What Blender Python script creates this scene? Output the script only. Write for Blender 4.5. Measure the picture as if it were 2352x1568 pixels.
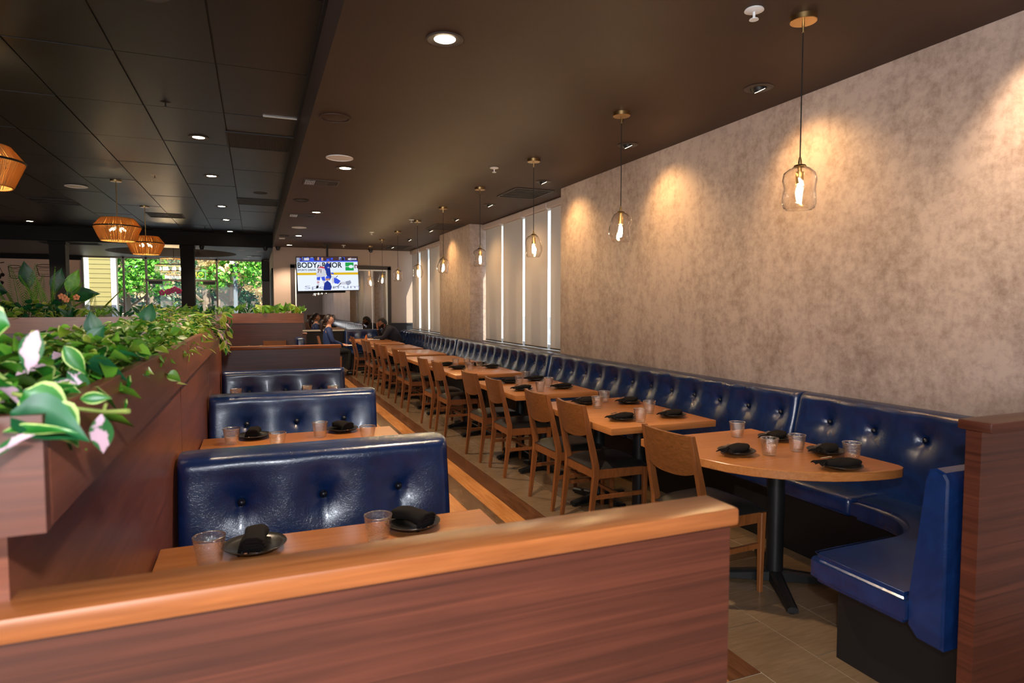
import bpy, bmesh, math, random
from mathutils import Vector, Matrix, Euler
random.seed(7)
R = random.random
PI = math.pi
for o in list(bpy.data.objects): bpy.data.objects.remove(o)
S = bpy.context.scene
C = S.collection

# ---------------------------------------------------------------- camera, world, light, exposure
cam = bpy.data.cameras.new('camera'); camo = bpy.data.objects.new('camera', cam); C.objects.link(camo)
F = 1450.0; HC = 1.515
pit = math.atan(80/F); yaw = math.atan(590*math.cos(pit)/F)
camo.location = (0, 0, HC)
camo.rotation_euler = (PI/2 - pit, 0, -yaw)
cam.sensor_width = 36.0; cam.lens = 36.0*F/2352; cam.clip_start = 0.05; cam.clip_end = 300
cam.dof.use_dof = True; cam.dof.focus_distance = 6.0; cam.dof.aperture_fstop = 4.8
S.camera = camo
S.view_settings.view_transform = 'Standard'; S.view_settings.look = 'None'
S.view_settings.gamma = 1.0; S.view_settings.exposure = 1.25
S.view_settings.use_curve_mapping = False

w = bpy.data.worlds.new('world'); S.world = w; w.use_nodes = True
nt = w.node_tree; nt.nodes.clear()
out = nt.nodes.new('ShaderNodeOutputWorld'); bg = nt.nodes.new('ShaderNodeBackground')
tc = nt.nodes.new('ShaderNodeTexCoord'); sx = nt.nodes.new('ShaderNodeSeparateXYZ')
rp = nt.nodes.new('ShaderNodeValToRGB')
rp.color_ramp.elements[0].position = 0.0; rp.color_ramp.elements[0].color = (0.80, 0.90, 1.0, 1)
rp.color_ramp.elements[1].position = 0.7; rp.color_ramp.elements[1].color = (0.38, 0.60, 1.0, 1)
nt.links.new(tc.outputs['Generated'], sx.inputs[0]); nt.links.new(sx.outputs['Z'], rp.inputs[0])
nt.links.new(rp.outputs[0], bg.inputs[0]); nt.links.new(bg.outputs[0], out.inputs[0])
bg.inputs[1].default_value = 0.85

def lamp(name, kind, loc, energy, color, rot=None, **kw):
    l = bpy.data.lights.new(name, kind); l.energy = energy; l.color = color
    for k, v in kw.items(): setattr(l, k, v)
    o = bpy.data.objects.new(name, l); o.location = loc
    if rot is not None: o.rotation_euler = rot
    C.objects.link(o); return o
WARM = (1.0, 0.76, 0.52)
# sun on the trees outside, coming over the roof
lamp('sun', 'SUN', (0, 0, 30), 8.0, (1.0, 0.90, 0.70), rot=Euler((math.radians(42), 0, math.radians(25))), angle=0.01)
# flash of the camera, a hand above the lens
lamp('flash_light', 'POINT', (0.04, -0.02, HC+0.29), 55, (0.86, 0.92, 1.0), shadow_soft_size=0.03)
# added soft fill behind the photographer, standing in for unseen windows
lamp('rear_fill_light', 'AREA', (-3.0, -3.3, 1.9), 190, (1.0, 0.94, 0.92), rot=Euler((PI/2, 0, -.35)), shape='RECTANGLE', size=5.0, size_y=1.8)

# ---------------------------------------------------------------- helpers
def lin(c):
    c = c/255.0
    return c/12.92 if c <= 0.04045 else ((c+0.055)/1.055)**2.4
def rgb(r, g, b): return (lin(r), lin(g), lin(b), 1.0)

def newmat(name):
    m = bpy.data.materials.new(name); m.use_nodes = True
    return m, m.node_tree.nodes, m.node_tree.links, m.node_tree.nodes['Principled BSDF']
def mat(name, col, rough=0.5, metal=0.0, spec=0.5, emit=None, estr=0.0, coat=0.0, bump=0.0, bscale=200.0, var=0.0):
    m, n, l, p = newmat(name)
    p.inputs['Base Color'].default_value = col; p.inputs['Roughness'].default_value = rough
    p.inputs['Metallic'].default_value = metal; p.inputs['Specular IOR Level'].default_value = spec
    p.inputs['Coat Weight'].default_value = coat
    if emit: p.inputs['Emission Color'].default_value = emit; p.inputs['Emission Strength'].default_value = estr
    if bump or var:
        t = n.new('ShaderNodeTexCoord'); nz = n.new('ShaderNodeTexNoise'); nz.inputs['Scale'].default_value = bscale
        nz.inputs['Detail'].default_value = 4
        l.new(t.outputs['Object'], nz.inputs['Vector'])
        if bump:
            b = n.new('ShaderNodeBump'); b.inputs['Strength'].default_value = bump; b.inputs['Distance'].default_value = 0.002
            l.new(nz.outputs['Fac'], b.inputs['Height']); l.new(b.outputs[0], p.inputs['Normal'])
        if var:
            r = n.new('ShaderNodeValToRGB')
            r.color_ramp.elements[0].position = 0.3; r.color_ramp.elements[0].color = tuple(x*(1-var) for x in col[:3])+(1,)
            r.color_ramp.elements[1].position = 0.7; r.color_ramp.elements[1].color = tuple(min(1, x*(1+var)) for x in col[:3])+(1,)
            l.new(nz.outputs['Fac'], r.inputs[0]); l.new(r.outputs[0], p.inputs['Base Color'])
    return m
def wood(name, c1, c2, sc, rough=0.4, nscale=3.0, dist=1.5, bump=0.15, spec=0.5, figure=0.0):
    """grain: noise stretched by the scale vector sc"""
    m, n, l, p = newmat(name)
    t = n.new('ShaderNodeTexCoord'); mp = n.new('ShaderNodeMapping'); mp.inputs['Scale'].default_value = sc
    nz = n.new('ShaderNodeTexNoise'); nz.inputs['Scale'].default_value = nscale; nz.inputs['Detail'].default_value = 7
    nz.inputs['Distortion'].default_value = dist; nz.inputs['Roughness'].default_value = 0.62
    r = n.new('ShaderNodeValToRGB'); r.color_ramp.elements[0].position = 0.3; r.color_ramp.elements[1].position = 0.72
    r.color_ramp.elements[0].color = c1; r.color_ramp.elements[1].color = c2
    n2 = n.new('ShaderNodeTexNoise'); n2.inputs['Scale'].default_value = 2.2; n2.inputs['Detail'].default_value = 3
    mx = n.new('ShaderNodeMix'); mx.data_type = 'RGBA'; mx.blend_type = 'MULTIPLY'; mx.inputs[0].default_value = 0.55
    r2 = n.new('ShaderNodeValToRGB'); r2.color_ramp.elements[0].position = 0.35; r2.color_ramp.elements[0].color = (.62, .58, .55, 1)
    r2.color_ramp.elements[1].position = 0.65; r2.color_ramp.elements[1].color = (1, 1, 1, 1)
    l.new(t.outputs['Object'], mp.inputs[0]); l.new(mp.outputs[0], nz.inputs['Vector']); l.new(nz.outputs['Fac'], r.inputs[0])
    l.new(t.outputs['Object'], n2.inputs['Vector']); l.new(n2.outputs['Fac'], r2.inputs[0])
    l.new(r.outputs[0], mx.inputs[6]); l.new(r2.outputs[0], mx.inputs[7]); l.new(mx.outputs[2], p.inputs['Base Color'])
    b = n.new('ShaderNodeBump'); b.inputs['Strength'].default_value = bump; b.inputs['Distance'].default_value = 0.001
    l.new(nz.outputs['Fac'], b.inputs['Height']); l.new(b.outputs[0], p.inputs['Normal'])
    p.inputs['Roughness'].default_value = rough; p.inputs['Specular IOR Level'].default_value = spec
    return m

M = {}
M['veneer'] = wood('red_brown_veneer', rgb(58, 25, 14), rgb(99, 49, 32), (0.4, 0.4, 22), 0.38, 2.6, .8, spec=.7)
M['veneer_y'] = wood('dark_walnut_veneer', rgb(96, 50, 33), rgb(130, 73, 50), (0.5, 0.5, 14), 0.36, 3.0, 0.8)
M['cap'] = wood('orange_brown_cap', rgb(126, 70, 34), rgb(166, 98, 52), (1.2, 26, 26), 0.3, 2.5, 0.6)
M['capy'] = wood('brown_rim', rgb(120, 62, 32), rgb(158, 88, 48), (26, 1.2, 26), 0.35, 2.5, 0.6)
M['table'] = wood('orange_laminate', rgb(166, 102, 52), rgb(192, 126, 70), (1.2, 30, 30), 0.28, 2.5, 0.4, 0.05)
M['chair'] = wood('honey_oak', rgb(116, 66, 30), rgb(148, 90, 46), (9, 9, 1.6), 0.42, 4, 0.8, 0.12)
M['slat'] = wood('honey_oak_back', rgb(104, 60, 24), rgb(146, 90, 44), (3, 2.0, 9), 0.42, 5, 2.5, 0.12)
M['pl_dark'] = wood('dark_plank', rgb(78, 48, 30), rgb(112, 74, 50), (12, 1.5, 12), 0.22, 3, 1.0)
M['pl_orange'] = wood('orange_plank', rgb(176, 112, 58), rgb(210, 146, 86), (14, 0.8, 12), 0.24, 3, 1.0)
M['pl_grey'] = wood('grey_brown_plank', rgb(92, 68, 48), rgb(116, 88, 64), (12, 1.5, 12), 0.22, 3, 1.0)
M['tile'] = wood('beige_floor_tile', rgb(112, 91, 68), rgb(130, 107, 82), (3, 22, 10), 0.26, 2.5, 0.3, 0.05)
M['grout'] = mat('grout', rgb(160, 150, 138), 0.8)
M['black_metal'] = mat('black_metal', rgb(26, 27, 29), 0.45, 0.3, bump=0.2)
M['black_paint'] = mat('black_paint', rgb(9, 8, 9), 0.7, spec=.3)
M['black_laminate'] = mat('black_laminate', rgb(14, 13, 15), 0.5)
M['brass'] = mat('brushed_brass', rgb(190, 160, 110), 0.32, 1.0)
M['nickel'] = mat('nickel', rgb(200, 196, 188), 0.3, 1.0)
M['white_plastic'] = mat('white_plastic', rgb(220, 220, 220), 0.5)
M['white_metal'] = mat('white_frame', rgb(225, 228, 232), 0.45)
M['grey_metal'] = mat('bronze_mullion', rgb(120, 110, 100), 0.4, 0.4)
M['cord'] = mat('black_cord', rgb(18, 18, 18), 0.6)
M['plate'] = mat('black_plate', rgb(28, 25, 22), 0.28, spec=0.6)
M['napkin'] = mat('black_cloth', rgb(26, 22, 20), 0.95, spec=0.15, bump=0.6, bscale=900)
M['seatpad'] = mat('black_vinyl', rgb(30, 28, 27), 0.42, bump=0.2, bscale=120)
M['steel'] = mat('steel', rgb(210, 210, 210), 0.2, 1.0)
M['ceiling'] = mat('brown_black_ceiling', rgb(60, 43, 35), 0.6, spec=.35, var=0.16, bscale=1.2)
M['ctile'] = mat('black_ceiling_tile', rgb(15, 13, 15), 0.42, spec=.4, var=0.2, bscale=1.6, bump=0.2)
M['grid'] = mat('black_ceiling_grid', rgb(16, 15, 15), 0.6)
M['farceil'] = mat('dark_far_ceiling', rgb(48, 50, 56), 0.5)
M['soil'] = mat('dark_soil', rgb(24, 18, 14), 0.95)
M['cream'] = mat('cream_paint', rgb(160, 142, 132), 0.7, var=0.04, bscale=3)
M['navy_paint'] = mat('dark_navy_wainscot', rgb(24, 24, 34), 0.5)
M['blind'] = None
M['ember'] = mat('vent_dark', rgb(12, 11, 11), 0.6)
M['vent'] = mat('vent_grey', rgb(60, 54, 50), 0.5)

def leather():
    m, n, l, p = newmat('navy_leather')
    t = n.new('ShaderNodeTexCoord')
    nz = n.new('ShaderNodeTexNoise'); nz.inputs['Scale'].default_value = 9; nz.inputs['Detail'].default_value = 8; nz.inputs['Distortion'].default_value = 1.4
    r = n.new('ShaderNodeValToRGB'); r.color_ramp.elements[0].position = .35; r.color_ramp.elements[1].position = .7
    r.color_ramp.elements[0].color = rgb(11, 32, 72); r.color_ramp.elements[1].color = rgb(15, 42, 88)
    l.new(t.outputs['Object'], nz.inputs['Vector']); l.new(nz.outputs['Fac'], r.inputs[0]); l.new(r.outputs[0], p.inputs['Base Color'])
    v = n.new('ShaderNodeTexVoronoi'); v.feature = 'DISTANCE_TO_EDGE'; v.inputs['Scale'].default_value = 42
    nd = n.new('ShaderNodeTexNoise'); nd.inputs['Scale'].default_value = 14; nd.inputs['Detail'].default_value = 5
    va = n.new('ShaderNodeVectorMath'); va.operation = 'MULTIPLY_ADD'; va.inputs[1].default_value = (.22, .22, .22)
    l.new(t.outputs['Object'], nd.inputs['Vector']); l.new(nd.outputs['Color'], va.inputs[0]); l.new(t.outputs['Object'], va.inputs[2])
    l.new(va.outputs[0], v.inputs['Vector'])
    mr = n.new('ShaderNodeMapRange'); mr.inputs['From Max'].default_value = 0.10
    l.new(v.outputs['Distance'], mr.inputs['Value'])
    n3 = n.new('ShaderNodeTexNoise'); n3.inputs['Scale'].default_value = 160; n3.inputs['Detail'].default_value = 5
    l.new(t.outputs['Object'], n3.inputs['Vector'])
    ad = n.new('ShaderNodeMath'); ad.operation = 'MULTIPLY_ADD'; ad.inputs[1].default_value = 0.9
    l.new(n3.outputs['Fac'], ad.inputs[0]); l.new(mr.outputs[0], ad.inputs[2])
    b = n.new('ShaderNodeBump'); b.inputs['Strength'].default_value = .16; b.inputs['Distance'].default_value = .001
    l.new(ad.outputs[0], b.inputs['Height']); l.new(b.outputs[0], p.inputs['Normal'])
    p.inputs['Roughness'].default_value = 0.27; p.inputs['Specular IOR Level'].default_value = 0.7
    p.inputs['Coat Weight'].default_value = 0.12; p.inputs['Coat Roughness'].default_value = 0.12
    return m
M['leather'] = leather()
M['button'] = mat('dark_button', rgb(14, 18, 32), 0.35)

def plaster():
    m, n, l, p = newmat('mottled_grey_plaster')
    t = n.new('ShaderNodeTexCoord')
    mp = n.new('ShaderNodeMapping'); mp.inputs['Scale'].default_value = (1, 1, .3)
    a = n.new('ShaderNodeTexNoise'); a.inputs['Scale'].default_value = 2.2; a.inputs['Detail'].default_value = 10; a.inputs['Roughness'].default_value = .7; a.inputs['Distortion'].default_value = .6
    b2 = n.new('ShaderNodeTexNoise'); b2.inputs['Scale'].default_value = 16; b2.inputs['Detail'].default_value = 9; b2.inputs['Roughness'].default_value = .75
    l.new(t.outputs['Object'], mp.inputs[0]); l.new(mp.outputs[0], a.inputs['Vector']); l.new(t.outputs['Object'], b2.inputs['Vector'])
    mx = n.new('ShaderNodeMath'); mx.operation = 'MULTIPLY_ADD'; mx.inputs[1].default_value = .55
    m2 = n.new('ShaderNodeMath'); m2.operation = 'MULTIPLY'; m2.inputs[1].default_value = .45
    l.new(a.outputs['Fac'], m2.inputs[0]); l.new(b2.outputs['Fac'], mx.inputs[0]); l.new(m2.outputs[0], mx.inputs[2])
    r = n.new('ShaderNodeValToRGB'); r.color_ramp.elements[0].position = .37; r.color_ramp.elements[1].position = .55
    r.color_ramp.elements[0].color = rgb(130, 112, 104); r.color_ramp.elements[1].color = rgb(172, 155, 147)
    l.new(mx.outputs[0], r.inputs[0]); l.new(r.outputs[0], p.inputs['Base Color'])
    b = n.new('ShaderNodeBump'); b.inputs['Strength'].default_value = .2; b.inputs['Distance'].default_value = .002
    l.new(b2.outputs['Fac'], b.inputs['Height']); l.new(b.outputs[0], p.inputs['Normal'])
    p.inputs['Roughness'].default_value = .62
    return m
M['plaster'] = plaster()

def emis(name, col, s):
    m = bpy.data.materials.new(name); m.use_nodes = True; n = m.node_tree.nodes; n.clear()
    o = n.new('ShaderNodeOutputMaterial'); e = n.new('ShaderNodeEmission'); e.inputs[0].default_value = col; e.inputs[1].default_value = s
    m.node_tree.links.new(e.outputs[0], o.inputs[0]); return m
M['bulb'] = emis('bulb_glow', (1.0, 0.70, 0.36, 1), 210)
M['lbulb'] = emis('lantern_bulb_glow', (1.0, 0.74, 0.40, 1), 105)
M['led'] = emis('downlight_glow', (1.0, 0.80, 0.55, 1), 16)
M['led_dim'] = emis('dim_downlight_glow', (1.0, 0.90, 0.8, 1), 1.0)

def thin_glass(name, tint, refl=1.0, ior=1.5, rough=0.0, base=0.0):
    m = bpy.data.materials.new(name); m.use_nodes = True; n = m.node_tree.nodes; n.clear(); l = m.node_tree.links
    o = n.new('ShaderNodeOutputMaterial'); tr = n.new('ShaderNodeBsdfTransparent'); tr.inputs[0].default_value = tint
    g = n.new('ShaderNodeBsdfGlossy'); g.inputs['Roughness'].default_value = rough; g.inputs[0].default_value = (1, 1, 1, 1)
    f = n.new('ShaderNodeLayerWeight'); f.inputs['Blend'].default_value = .5
    pw = n.new('ShaderNodeMath'); pw.operation = 'POWER'; pw.inputs[1].default_value = 2.4; l.new(f.outputs['Facing'], pw.inputs[0])
    mm = n.new('ShaderNodeMath'); mm.operation = 'MULTIPLY_ADD'; mm.inputs[1].default_value = refl; mm.inputs[2].default_value = base; mm.use_clamp = True
    mx = n.new('ShaderNodeMixShader')
    l.new(pw.outputs[0], mm.inputs[0]); l.new(mm.outputs[0], mx.inputs[0]); l.new(tr.outputs[0], mx.inputs[1]); l.new(g.outputs[0], mx.inputs[2])
    l.new(mx.outputs[0], o.inputs[0]); return m, n, l, g, f
M['shade_glass'] = thin_glass('hand_blown_glass', (1.0, .98, .95, 1), 1.25, 1.5, 0.02, .07)[0]
M['pane'] = thin_glass('window_glass', (.95, .98, .98, 1), .6, 1.45, 0.0, .004)[0]
M['mirror_pane'] = thin_glass('dark_partition_glass', (.55, .56, .56, 1), 1.0, 1.6, 0.0, .40)[0]
M['crystal'] = thin_glass('crystal_bar', (1, .95, .85, 1), 3.0, 1.7, 0.05, .1)[0]
def tumbler_mat():
    m, n, l, g, f = thin_glass('pebbled_glass', (.97, .96, .95, 1), .8, 1.5, 0.10, .10)
    t = n.new('ShaderNodeTexCoord'); v = n.new('ShaderNodeTexVoronoi'); v.inputs['Scale'].default_value = 170
    b = n.new('ShaderNodeBump'); b.inputs['Strength'].default_value = .9; b.inputs['Distance'].default_value = .003
    l.new(t.outputs['Object'], v.inputs['Vector']); l.new(v.outputs['Distance'], b.inputs['Height'])
    l.new(b.outputs[0], g.inputs['Normal']); l.new(b.outputs[0], f.inputs['Normal']); return m
M['tumbler'] = tumbler_mat()
def cloth_blind():
    m = bpy.data.materials.new('roller_blind_fabric'); m.use_nodes = True; n = m.node_tree.nodes; n.clear(); l = m.node_tree.links
    o = n.new('ShaderNodeOutputMaterial'); d = n.new('ShaderNodeBsdfDiffuse'); d.inputs[0].default_value = rgb(190, 184, 182)
    t = n.new('ShaderNodeBsdfTranslucent'); t.inputs[0].default_value = rgb(208, 198, 190)
    mx = n.new('ShaderNodeMixShader'); mx.inputs[0].default_value = .40
    l.new(d.outputs[0], mx.inputs[1]); l.new(t.outputs[0], mx.inputs[2]); l.new(mx.outputs[0], o.inputs[0]); return m
M['blind'] = cloth_blind()
def rope_mat():
    m = bpy.data.materials.new('rope_shade'); m.use_nodes = True; n = m.node_tree.nodes; n.clear(); l = m.node_tree.links
    o = n.new('ShaderNodeOutputMaterial'); d = n.new('ShaderNodeBsdfDiffuse'); d.inputs[0].default_value = rgb(178, 138, 84)
    t = n.new('ShaderNodeBsdfTranslucent'); t.inputs[0].default_value = rgb(200, 150, 86)
    mx = n.new('ShaderNodeMixShader'); mx.inputs[0].default_value = .40
    l.new(d.outputs[0], mx.inputs[1]); l.new(t.outputs[0], mx.inputs[2]); l.new(mx.outputs[0], o.inputs[0]); return m
M['rope'] = rope_mat()

def leaf_mat(name, green, green2, edge, mode):
    """mode: 'edge' pale margin, 'splash' pink white splashes, 'plain'. uv: u -1..1 across, v 0..1 along"""
    m, n, l, p = newmat(name)
    uv = n.new('ShaderNodeUVMap'); s = n.new('ShaderNodeSeparateXYZ'); l.new(uv.outputs[0], s.inputs[0])
    g = n.new('ShaderNodeNewGeometry')
    nz = n.new('ShaderNodeTexNoise'); nz.inputs['Scale'].default_value = 45; nz.inputs['Detail'].default_value = 3; l.new(g.outputs['Position'], nz.inputs['Vector'])
    r = n.new('ShaderNodeValToRGB'); r.color_ramp.elements[0].color = green; r.color_ramp.elements[1].color = green2
    r.color_ramp.elements[0].position = .35; r.color_ramp.elements[1].position = .65
    n2 = n.new('ShaderNodeTexNoise'); n2.inputs['Scale'].default_value = 18; l.new(g.outputs['Position'], n2.inputs['Vector']); l.new(n2.outputs['Fac'], r.inputs[0])
    last = r.outputs[0]
    if mode != 'plain':
        ab = n.new('ShaderNodeMath'); ab.operation = 'ABSOLUTE'; l.new(s.outputs['X'], ab.inputs[0])
        ad = n.new('ShaderNodeMath'); ad.operation = 'MULTIPLY_ADD'
        mr = n.new('ShaderNodeMapRange')
        if mode == 'edge':
            ad.inputs[1].default_value = .5; l.new(nz.outputs['Fac'], ad.inputs[0]); l.new(ab.outputs[0], ad.inputs[2])
            mr.inputs['From Min'].default_value = 1.02; mr.inputs['From Max'].default_value = 1.08
        else:
            ad.inputs[1].default_value = 1.0; l.new(nz.outputs['Fac'], ad.inputs[0])
            mm = n.new('ShaderNodeMath'); mm.operation = 'MULTIPLY'; mm.inputs[1].default_value = -.25; l.new(ab.outputs[0], mm.inputs[0]); l.new(mm.outputs[0], ad.inputs[2])
            mr.inputs['From Min'].default_value = .34; mr.inputs['From Max'].default_value = .40
        l.new(ad.outputs[0], mr.inputs['Value'])
        mx = n.new('ShaderNodeMix'); mx.data_type = 'RGBA'; mx.inputs[7].default_value = edge
        l.new(mr.outputs[0], mx.inputs[0]); l.new(last, mx.inputs[6]); last = mx.outputs[2]
    l.new(last, p.inputs['Base Color']); p.inputs['Roughness'].default_value = .42
    # some light through the leaf
    o = n['Material Output']; t = n.new('ShaderNodeBsdfTranslucent'); l.new(last, t.inputs[0])
    ms = n.new('ShaderNodeMixShader'); ms.inputs[0].default_value = .25
    l.new(p.outputs[0], ms.inputs[1]); l.new(t.outputs[0], ms.inputs[2]); l.new(ms.outputs[0], o.inputs[0])
    return m
M['lf_edge'] = leaf_mat('cream_edged_leaf', rgb(22, 92, 22), rgb(52, 124, 36), rgb(176, 196, 110), 'edge')
M['lf_pink'] = leaf_mat('pink_splashed_leaf', rgb(28, 84, 40), rgb(52, 106, 52), rgb(206, 168, 182), 'splash')
M['lf_green'] = leaf_mat('green_leaf', rgb(62, 124, 30), rgb(116, 160, 48), rgb(0, 0, 0), 'plain')
M['lf_deep'] = leaf_mat('deep_green_leaf', rgb(14, 66, 34), rgb(28, 96, 50), rgb(0, 0, 0), 'plain')
M['lf_lime'] = leaf_mat('lime_leaf', rgb(104, 140, 30), rgb(150, 168, 56), rgb(200, 196, 120), 'edge')
M['stem'] = mat('stem', rgb(120, 130, 60), .6)

def link(o, parent=None):
    C.objects.link(o)
    if parent is not None:
        o.parent = parent; o.matrix_parent_inverse = Matrix.Identity(4)
        o.location = o.location - wloc(parent)
    return o
def wloc(o):
    v = Vector((0, 0, 0))
    while o is not None: v += o.location; o = o.parent
    return v
def mk(name, bm, m, parent=None, smooth=False, origin=None):
    """mesh in world coordinates; the object is parented keeping its place"""
    me = bpy.data.meshes.new(name)
    if parent is not None: off = wloc(parent)
    else: off = Vector(origin) if origin else Vector((0, 0, 0))
    if off.length > 0: bmesh.ops.translate(bm, verts=bm.verts, vec=-off)
    bmesh.ops.recalc_face_normals(bm, faces=bm.faces)
    bm.to_mesh(me); bm.free()
    ms = m if isinstance(m, (list, tuple)) else [m]
    for x in ms: me.materials.append(M[x] if isinstance(x, str) else x)
    if smooth:
        for f in me.polygons: f.use_smooth = True
        if smooth != 'all':
            try: me.set_sharp_from_angle(angle=math.radians(40))
            except Exception: pass
    o = bpy.data.objects.new(name, me)
    if parent is not None:
        C.objects.link(o); o.parent = parent
    else:
        o.location = off; C.objects.link(o)
    return o
def tag(o, label=None, cat=None, group=None, kind=None):
    if label: o['label'] = label
    if cat: o['category'] = cat
    if group: o['group'] = group
    if kind: o['kind'] = kind
    return o
def thing(name, loc, label, cat, group=None):
    o = bpy.data.objects.new(name, None); o.location = loc; o.empty_display_size = .05; C.objects.link(o)
    return tag(o, label, cat, group)
def box(bm, x0, x1, y0, y1, z0, z1, bev=0.0, seg=1):
    t = bmesh.new()
    bmesh.ops.create_cube(t, size=1.0)
    for v in t.verts:
        v.co = Vector(((x0+x1)/2+v.co.x*(x1-x0), (y0+y1)/2+v.co.y*(y1-y0), (z0+z1)/2+v.co.z*(z1-z0)))
    if bev: bmesh.ops.bevel(t, geom=list(t.edges), offset=bev, segments=seg, affect='EDGES', profile=.5)
    merge(bm, t); return bm
def merge(bm, t, mtx=None):
    if mtx is not None: bmesh.ops.transform(t, matrix=mtx, verts=t.verts)
    vs = [bm.verts.new(v.co) for v in t.verts]
    t.verts.index_update()
    for f in t.faces:
        try:
            nf = bm.faces.new([vs[v.index] for v in f.verts]); nf.material_index = f.material_index; nf.smooth = f.smooth
        except ValueError: pass
    t.free()
def bx(*a, **k): return box(bmesh.new(), *a, **k)
def lathe(bm, prof, c, n=24, sx=1.0, sy=1.0, cap=True, fn=None):
    """prof: list of (r, z); c: base centre"""
    rings = []
    for r, z in prof:
        if r < 1e-5: rings.append([bm.verts.new((c[0], c[1], c[2]+z))]); continue
        ring = []
        for i in range(n):
            a = 2*PI*i/n; rr = r*(fn(a, z) if fn else 1)
            ring.append(bm.verts.new((c[0]+rr*math.cos(a)*sx, c[1]+rr*math.sin(a)*sy, c[2]+z)))
        rings.append(ring)
    for a, b in zip(rings, rings[1:]):
        for i in range(n):
            j = (i+1) % n
            if len(a) == 1 and len(b) > 1: bm.faces.new((a[0], b[j], b[i]))
            elif len(b) == 1 and len(a) > 1: bm.faces.new((a[i], a[j], b[0]))
            elif len(a) > 1: bm.faces.new((a[i], a[j], b[j], b[i]))
    return bm
def tube(bm, pts, r, n=8, close=True):
    pts = [Vector(p) for p in pts]; rs = r if isinstance(r, (list, tuple)) else [r]*len(pts)
    rings = []; prev = None
    for i, p in enumerate(pts):
        d = (pts[min(i+1, len(pts)-1)]-pts[max(i-1, 0)]).normalized()
        u = d.cross(Vector((0, 0, 1))) if prev is None else prev - d*prev.dot(d)
        if u.length < 1e-4: u = d.cross(Vector((1, 0, 0)))
        u.normalize(); prev = u; v = d.cross(u)
        rings.append([bm.verts.new(p+(u*math.cos(2*PI*k/n)+v*math.sin(2*PI*k/n))*rs[i]) for k in range(n)])
    for a, b in zip(rings, rings[1:]):
        for k in range(n): bm.faces.new((a[k], a[(k+1) % n], b[(k+1) % n], b[k]))
    if close: bm.faces.new(rings[0]); bm.faces.new(rings[-1])
    return bm
def bar(bm, a, b, wa, wb, ha=None, hb=None):
    """tapered bar between points a and b, rectangular section (x width, y width)"""
    ha = ha or wa; hb = hb or wb
    t = [bm.verts.new((a[0]+sx*wa/2, a[1]+sy*ha/2, a[2])) for sx, sy in ((-1, -1), (1, -1), (1, 1), (-1, 1))]
    u = [bm.verts.new((b[0]+sx*wb/2, b[1]+sy*hb/2, b[2])) for sx, sy in ((-1, -1), (1, -1), (1, 1), (-1, 1))]
    bm.faces.new(t); bm.faces.new(u)
    for i in range(4): bm.faces.new((t[i], t[(i+1) % 4], u[(i+1) % 4], u[i]))
    return bm
def prism(bm, poly, z0, z1, bev=0.0):
    t = bmesh.new()
    vs = [t.verts.new((x, y, z0)) for x, y in poly]; f = t.faces.new(vs)
    e = bmesh.ops.extrude_face_region(t, geom=[f])
    bmesh.ops.translate(t, verts=[v for v in e['geom'] if isinstance(v, bmesh.types.BMVert)], vec=(0, 0, z1-z0))
    if bev:
        ed = [x for x in t.edges if abs(x.verts[0].co.z-x.verts[1].co.z) < 1e-6]
        bmesh.ops.bevel(t, geom=ed, offset=bev, segments=1, affect='EDGES')
    merge(bm, t); return bm
def ball(bm, c, r, n=10, s=(1, 1, 1)):
    t = bmesh.new(); bmesh.ops.create_uvsphere(t, u_segments=n, v_segments=max(5, n*2//3), radius=r)
    merge(bm, t, Matrix.Translation(c) @ Matrix.Diagonal((*s, 1))); return bm
def copy_tree(o, loc=None, rz=None, parent=None):
    c = o.copy(); C.objects.link(c); c.parent = parent
    if loc is not None: c.location = loc
    if rz is not None: c.rotation_euler.z = rz
    for ch in list(o.children): copy_tree(ch, parent=c)
    return c
ORD = ['nearest', 'second', 'third', 'fourth', 'fifth', 'sixth', 'seventh', 'eighth', 'ninth', 'tenth', 'eleventh', 'twelfth', 'thirteenth', 'fourteenth', 'fifteenth']

# ---------------------------------------------------------------- the room shell
WX = 3.40; CZ = 2.915; TZ = 3.215; SXX = 0.409; EY = 15.9; FY = 20.7
fl = tag(mk('floor', bx(-7.2, 3.9, -4, 20.9, -.12, -.0025), 'grout'), kind='structure')
def piece(name, bm, m, parent, **k): return mk(name, bm, m, parent, **k)
# beige tiles of the seating area: columns .31 wide
def tilebox(x0, x1, y0, y1, dz=0.0): return bx(x0+.0025, x1-.0025, y0+.0025, y1-.0025, -.012, 0.0+dz)
xs = [1.916, 2.225, 2.535, 2.845]
for ci, x in enumerate(xs):
    y = (2.30 if ci % 2 == 0 else 1.97) - 0.62*3
    while y < EY:
        mk('tile', tilebox(x, x+.309, y, min(y+.62, EY)), 'tile', fl); y += .62
x = xs[-1]+.309
mk('tile_field', bx(x, 3.4, -1, EY, -.012, 0), 'tile', fl)
# tiles in front where the plank border stops
for k, y0 in enumerate((1.345, .725)):
    for x0 in (.986, 1.296, 1.606): mk('tile', tilebox(x0, x0+.309, y0, y0+.617), 'tile', fl)
# plank stripes of the aisle
for (x0, x1, m, off) in ((1.752, 1.914, 'pl_dark', 0), (1.598, 1.75, 'pl_orange', .2), (1.437, 1.596, 'pl_grey', .45), (1.275, 1.435, 'pl_orange', .1), (1.115, 1.273, 'pl_dark', .33), (.955, 1.113, 'pl_grey', .5), (.79, .953, 'pl_orange', .25)):
    y = 1.965; L = .61; first = True
    while y < EY - .05:
        y1 = y + (L if not first else .3+off*.6); first = False
        mk('plank', bx(x0, x1, y+.0015, min(y1, EY)-.0015, -.012, 0.0005), m, fl); y = y1
mk('far_tile_field', bx(-7.2, .455, 6.7, 20.7, -.012, -.002), 'tile', fl)

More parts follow.
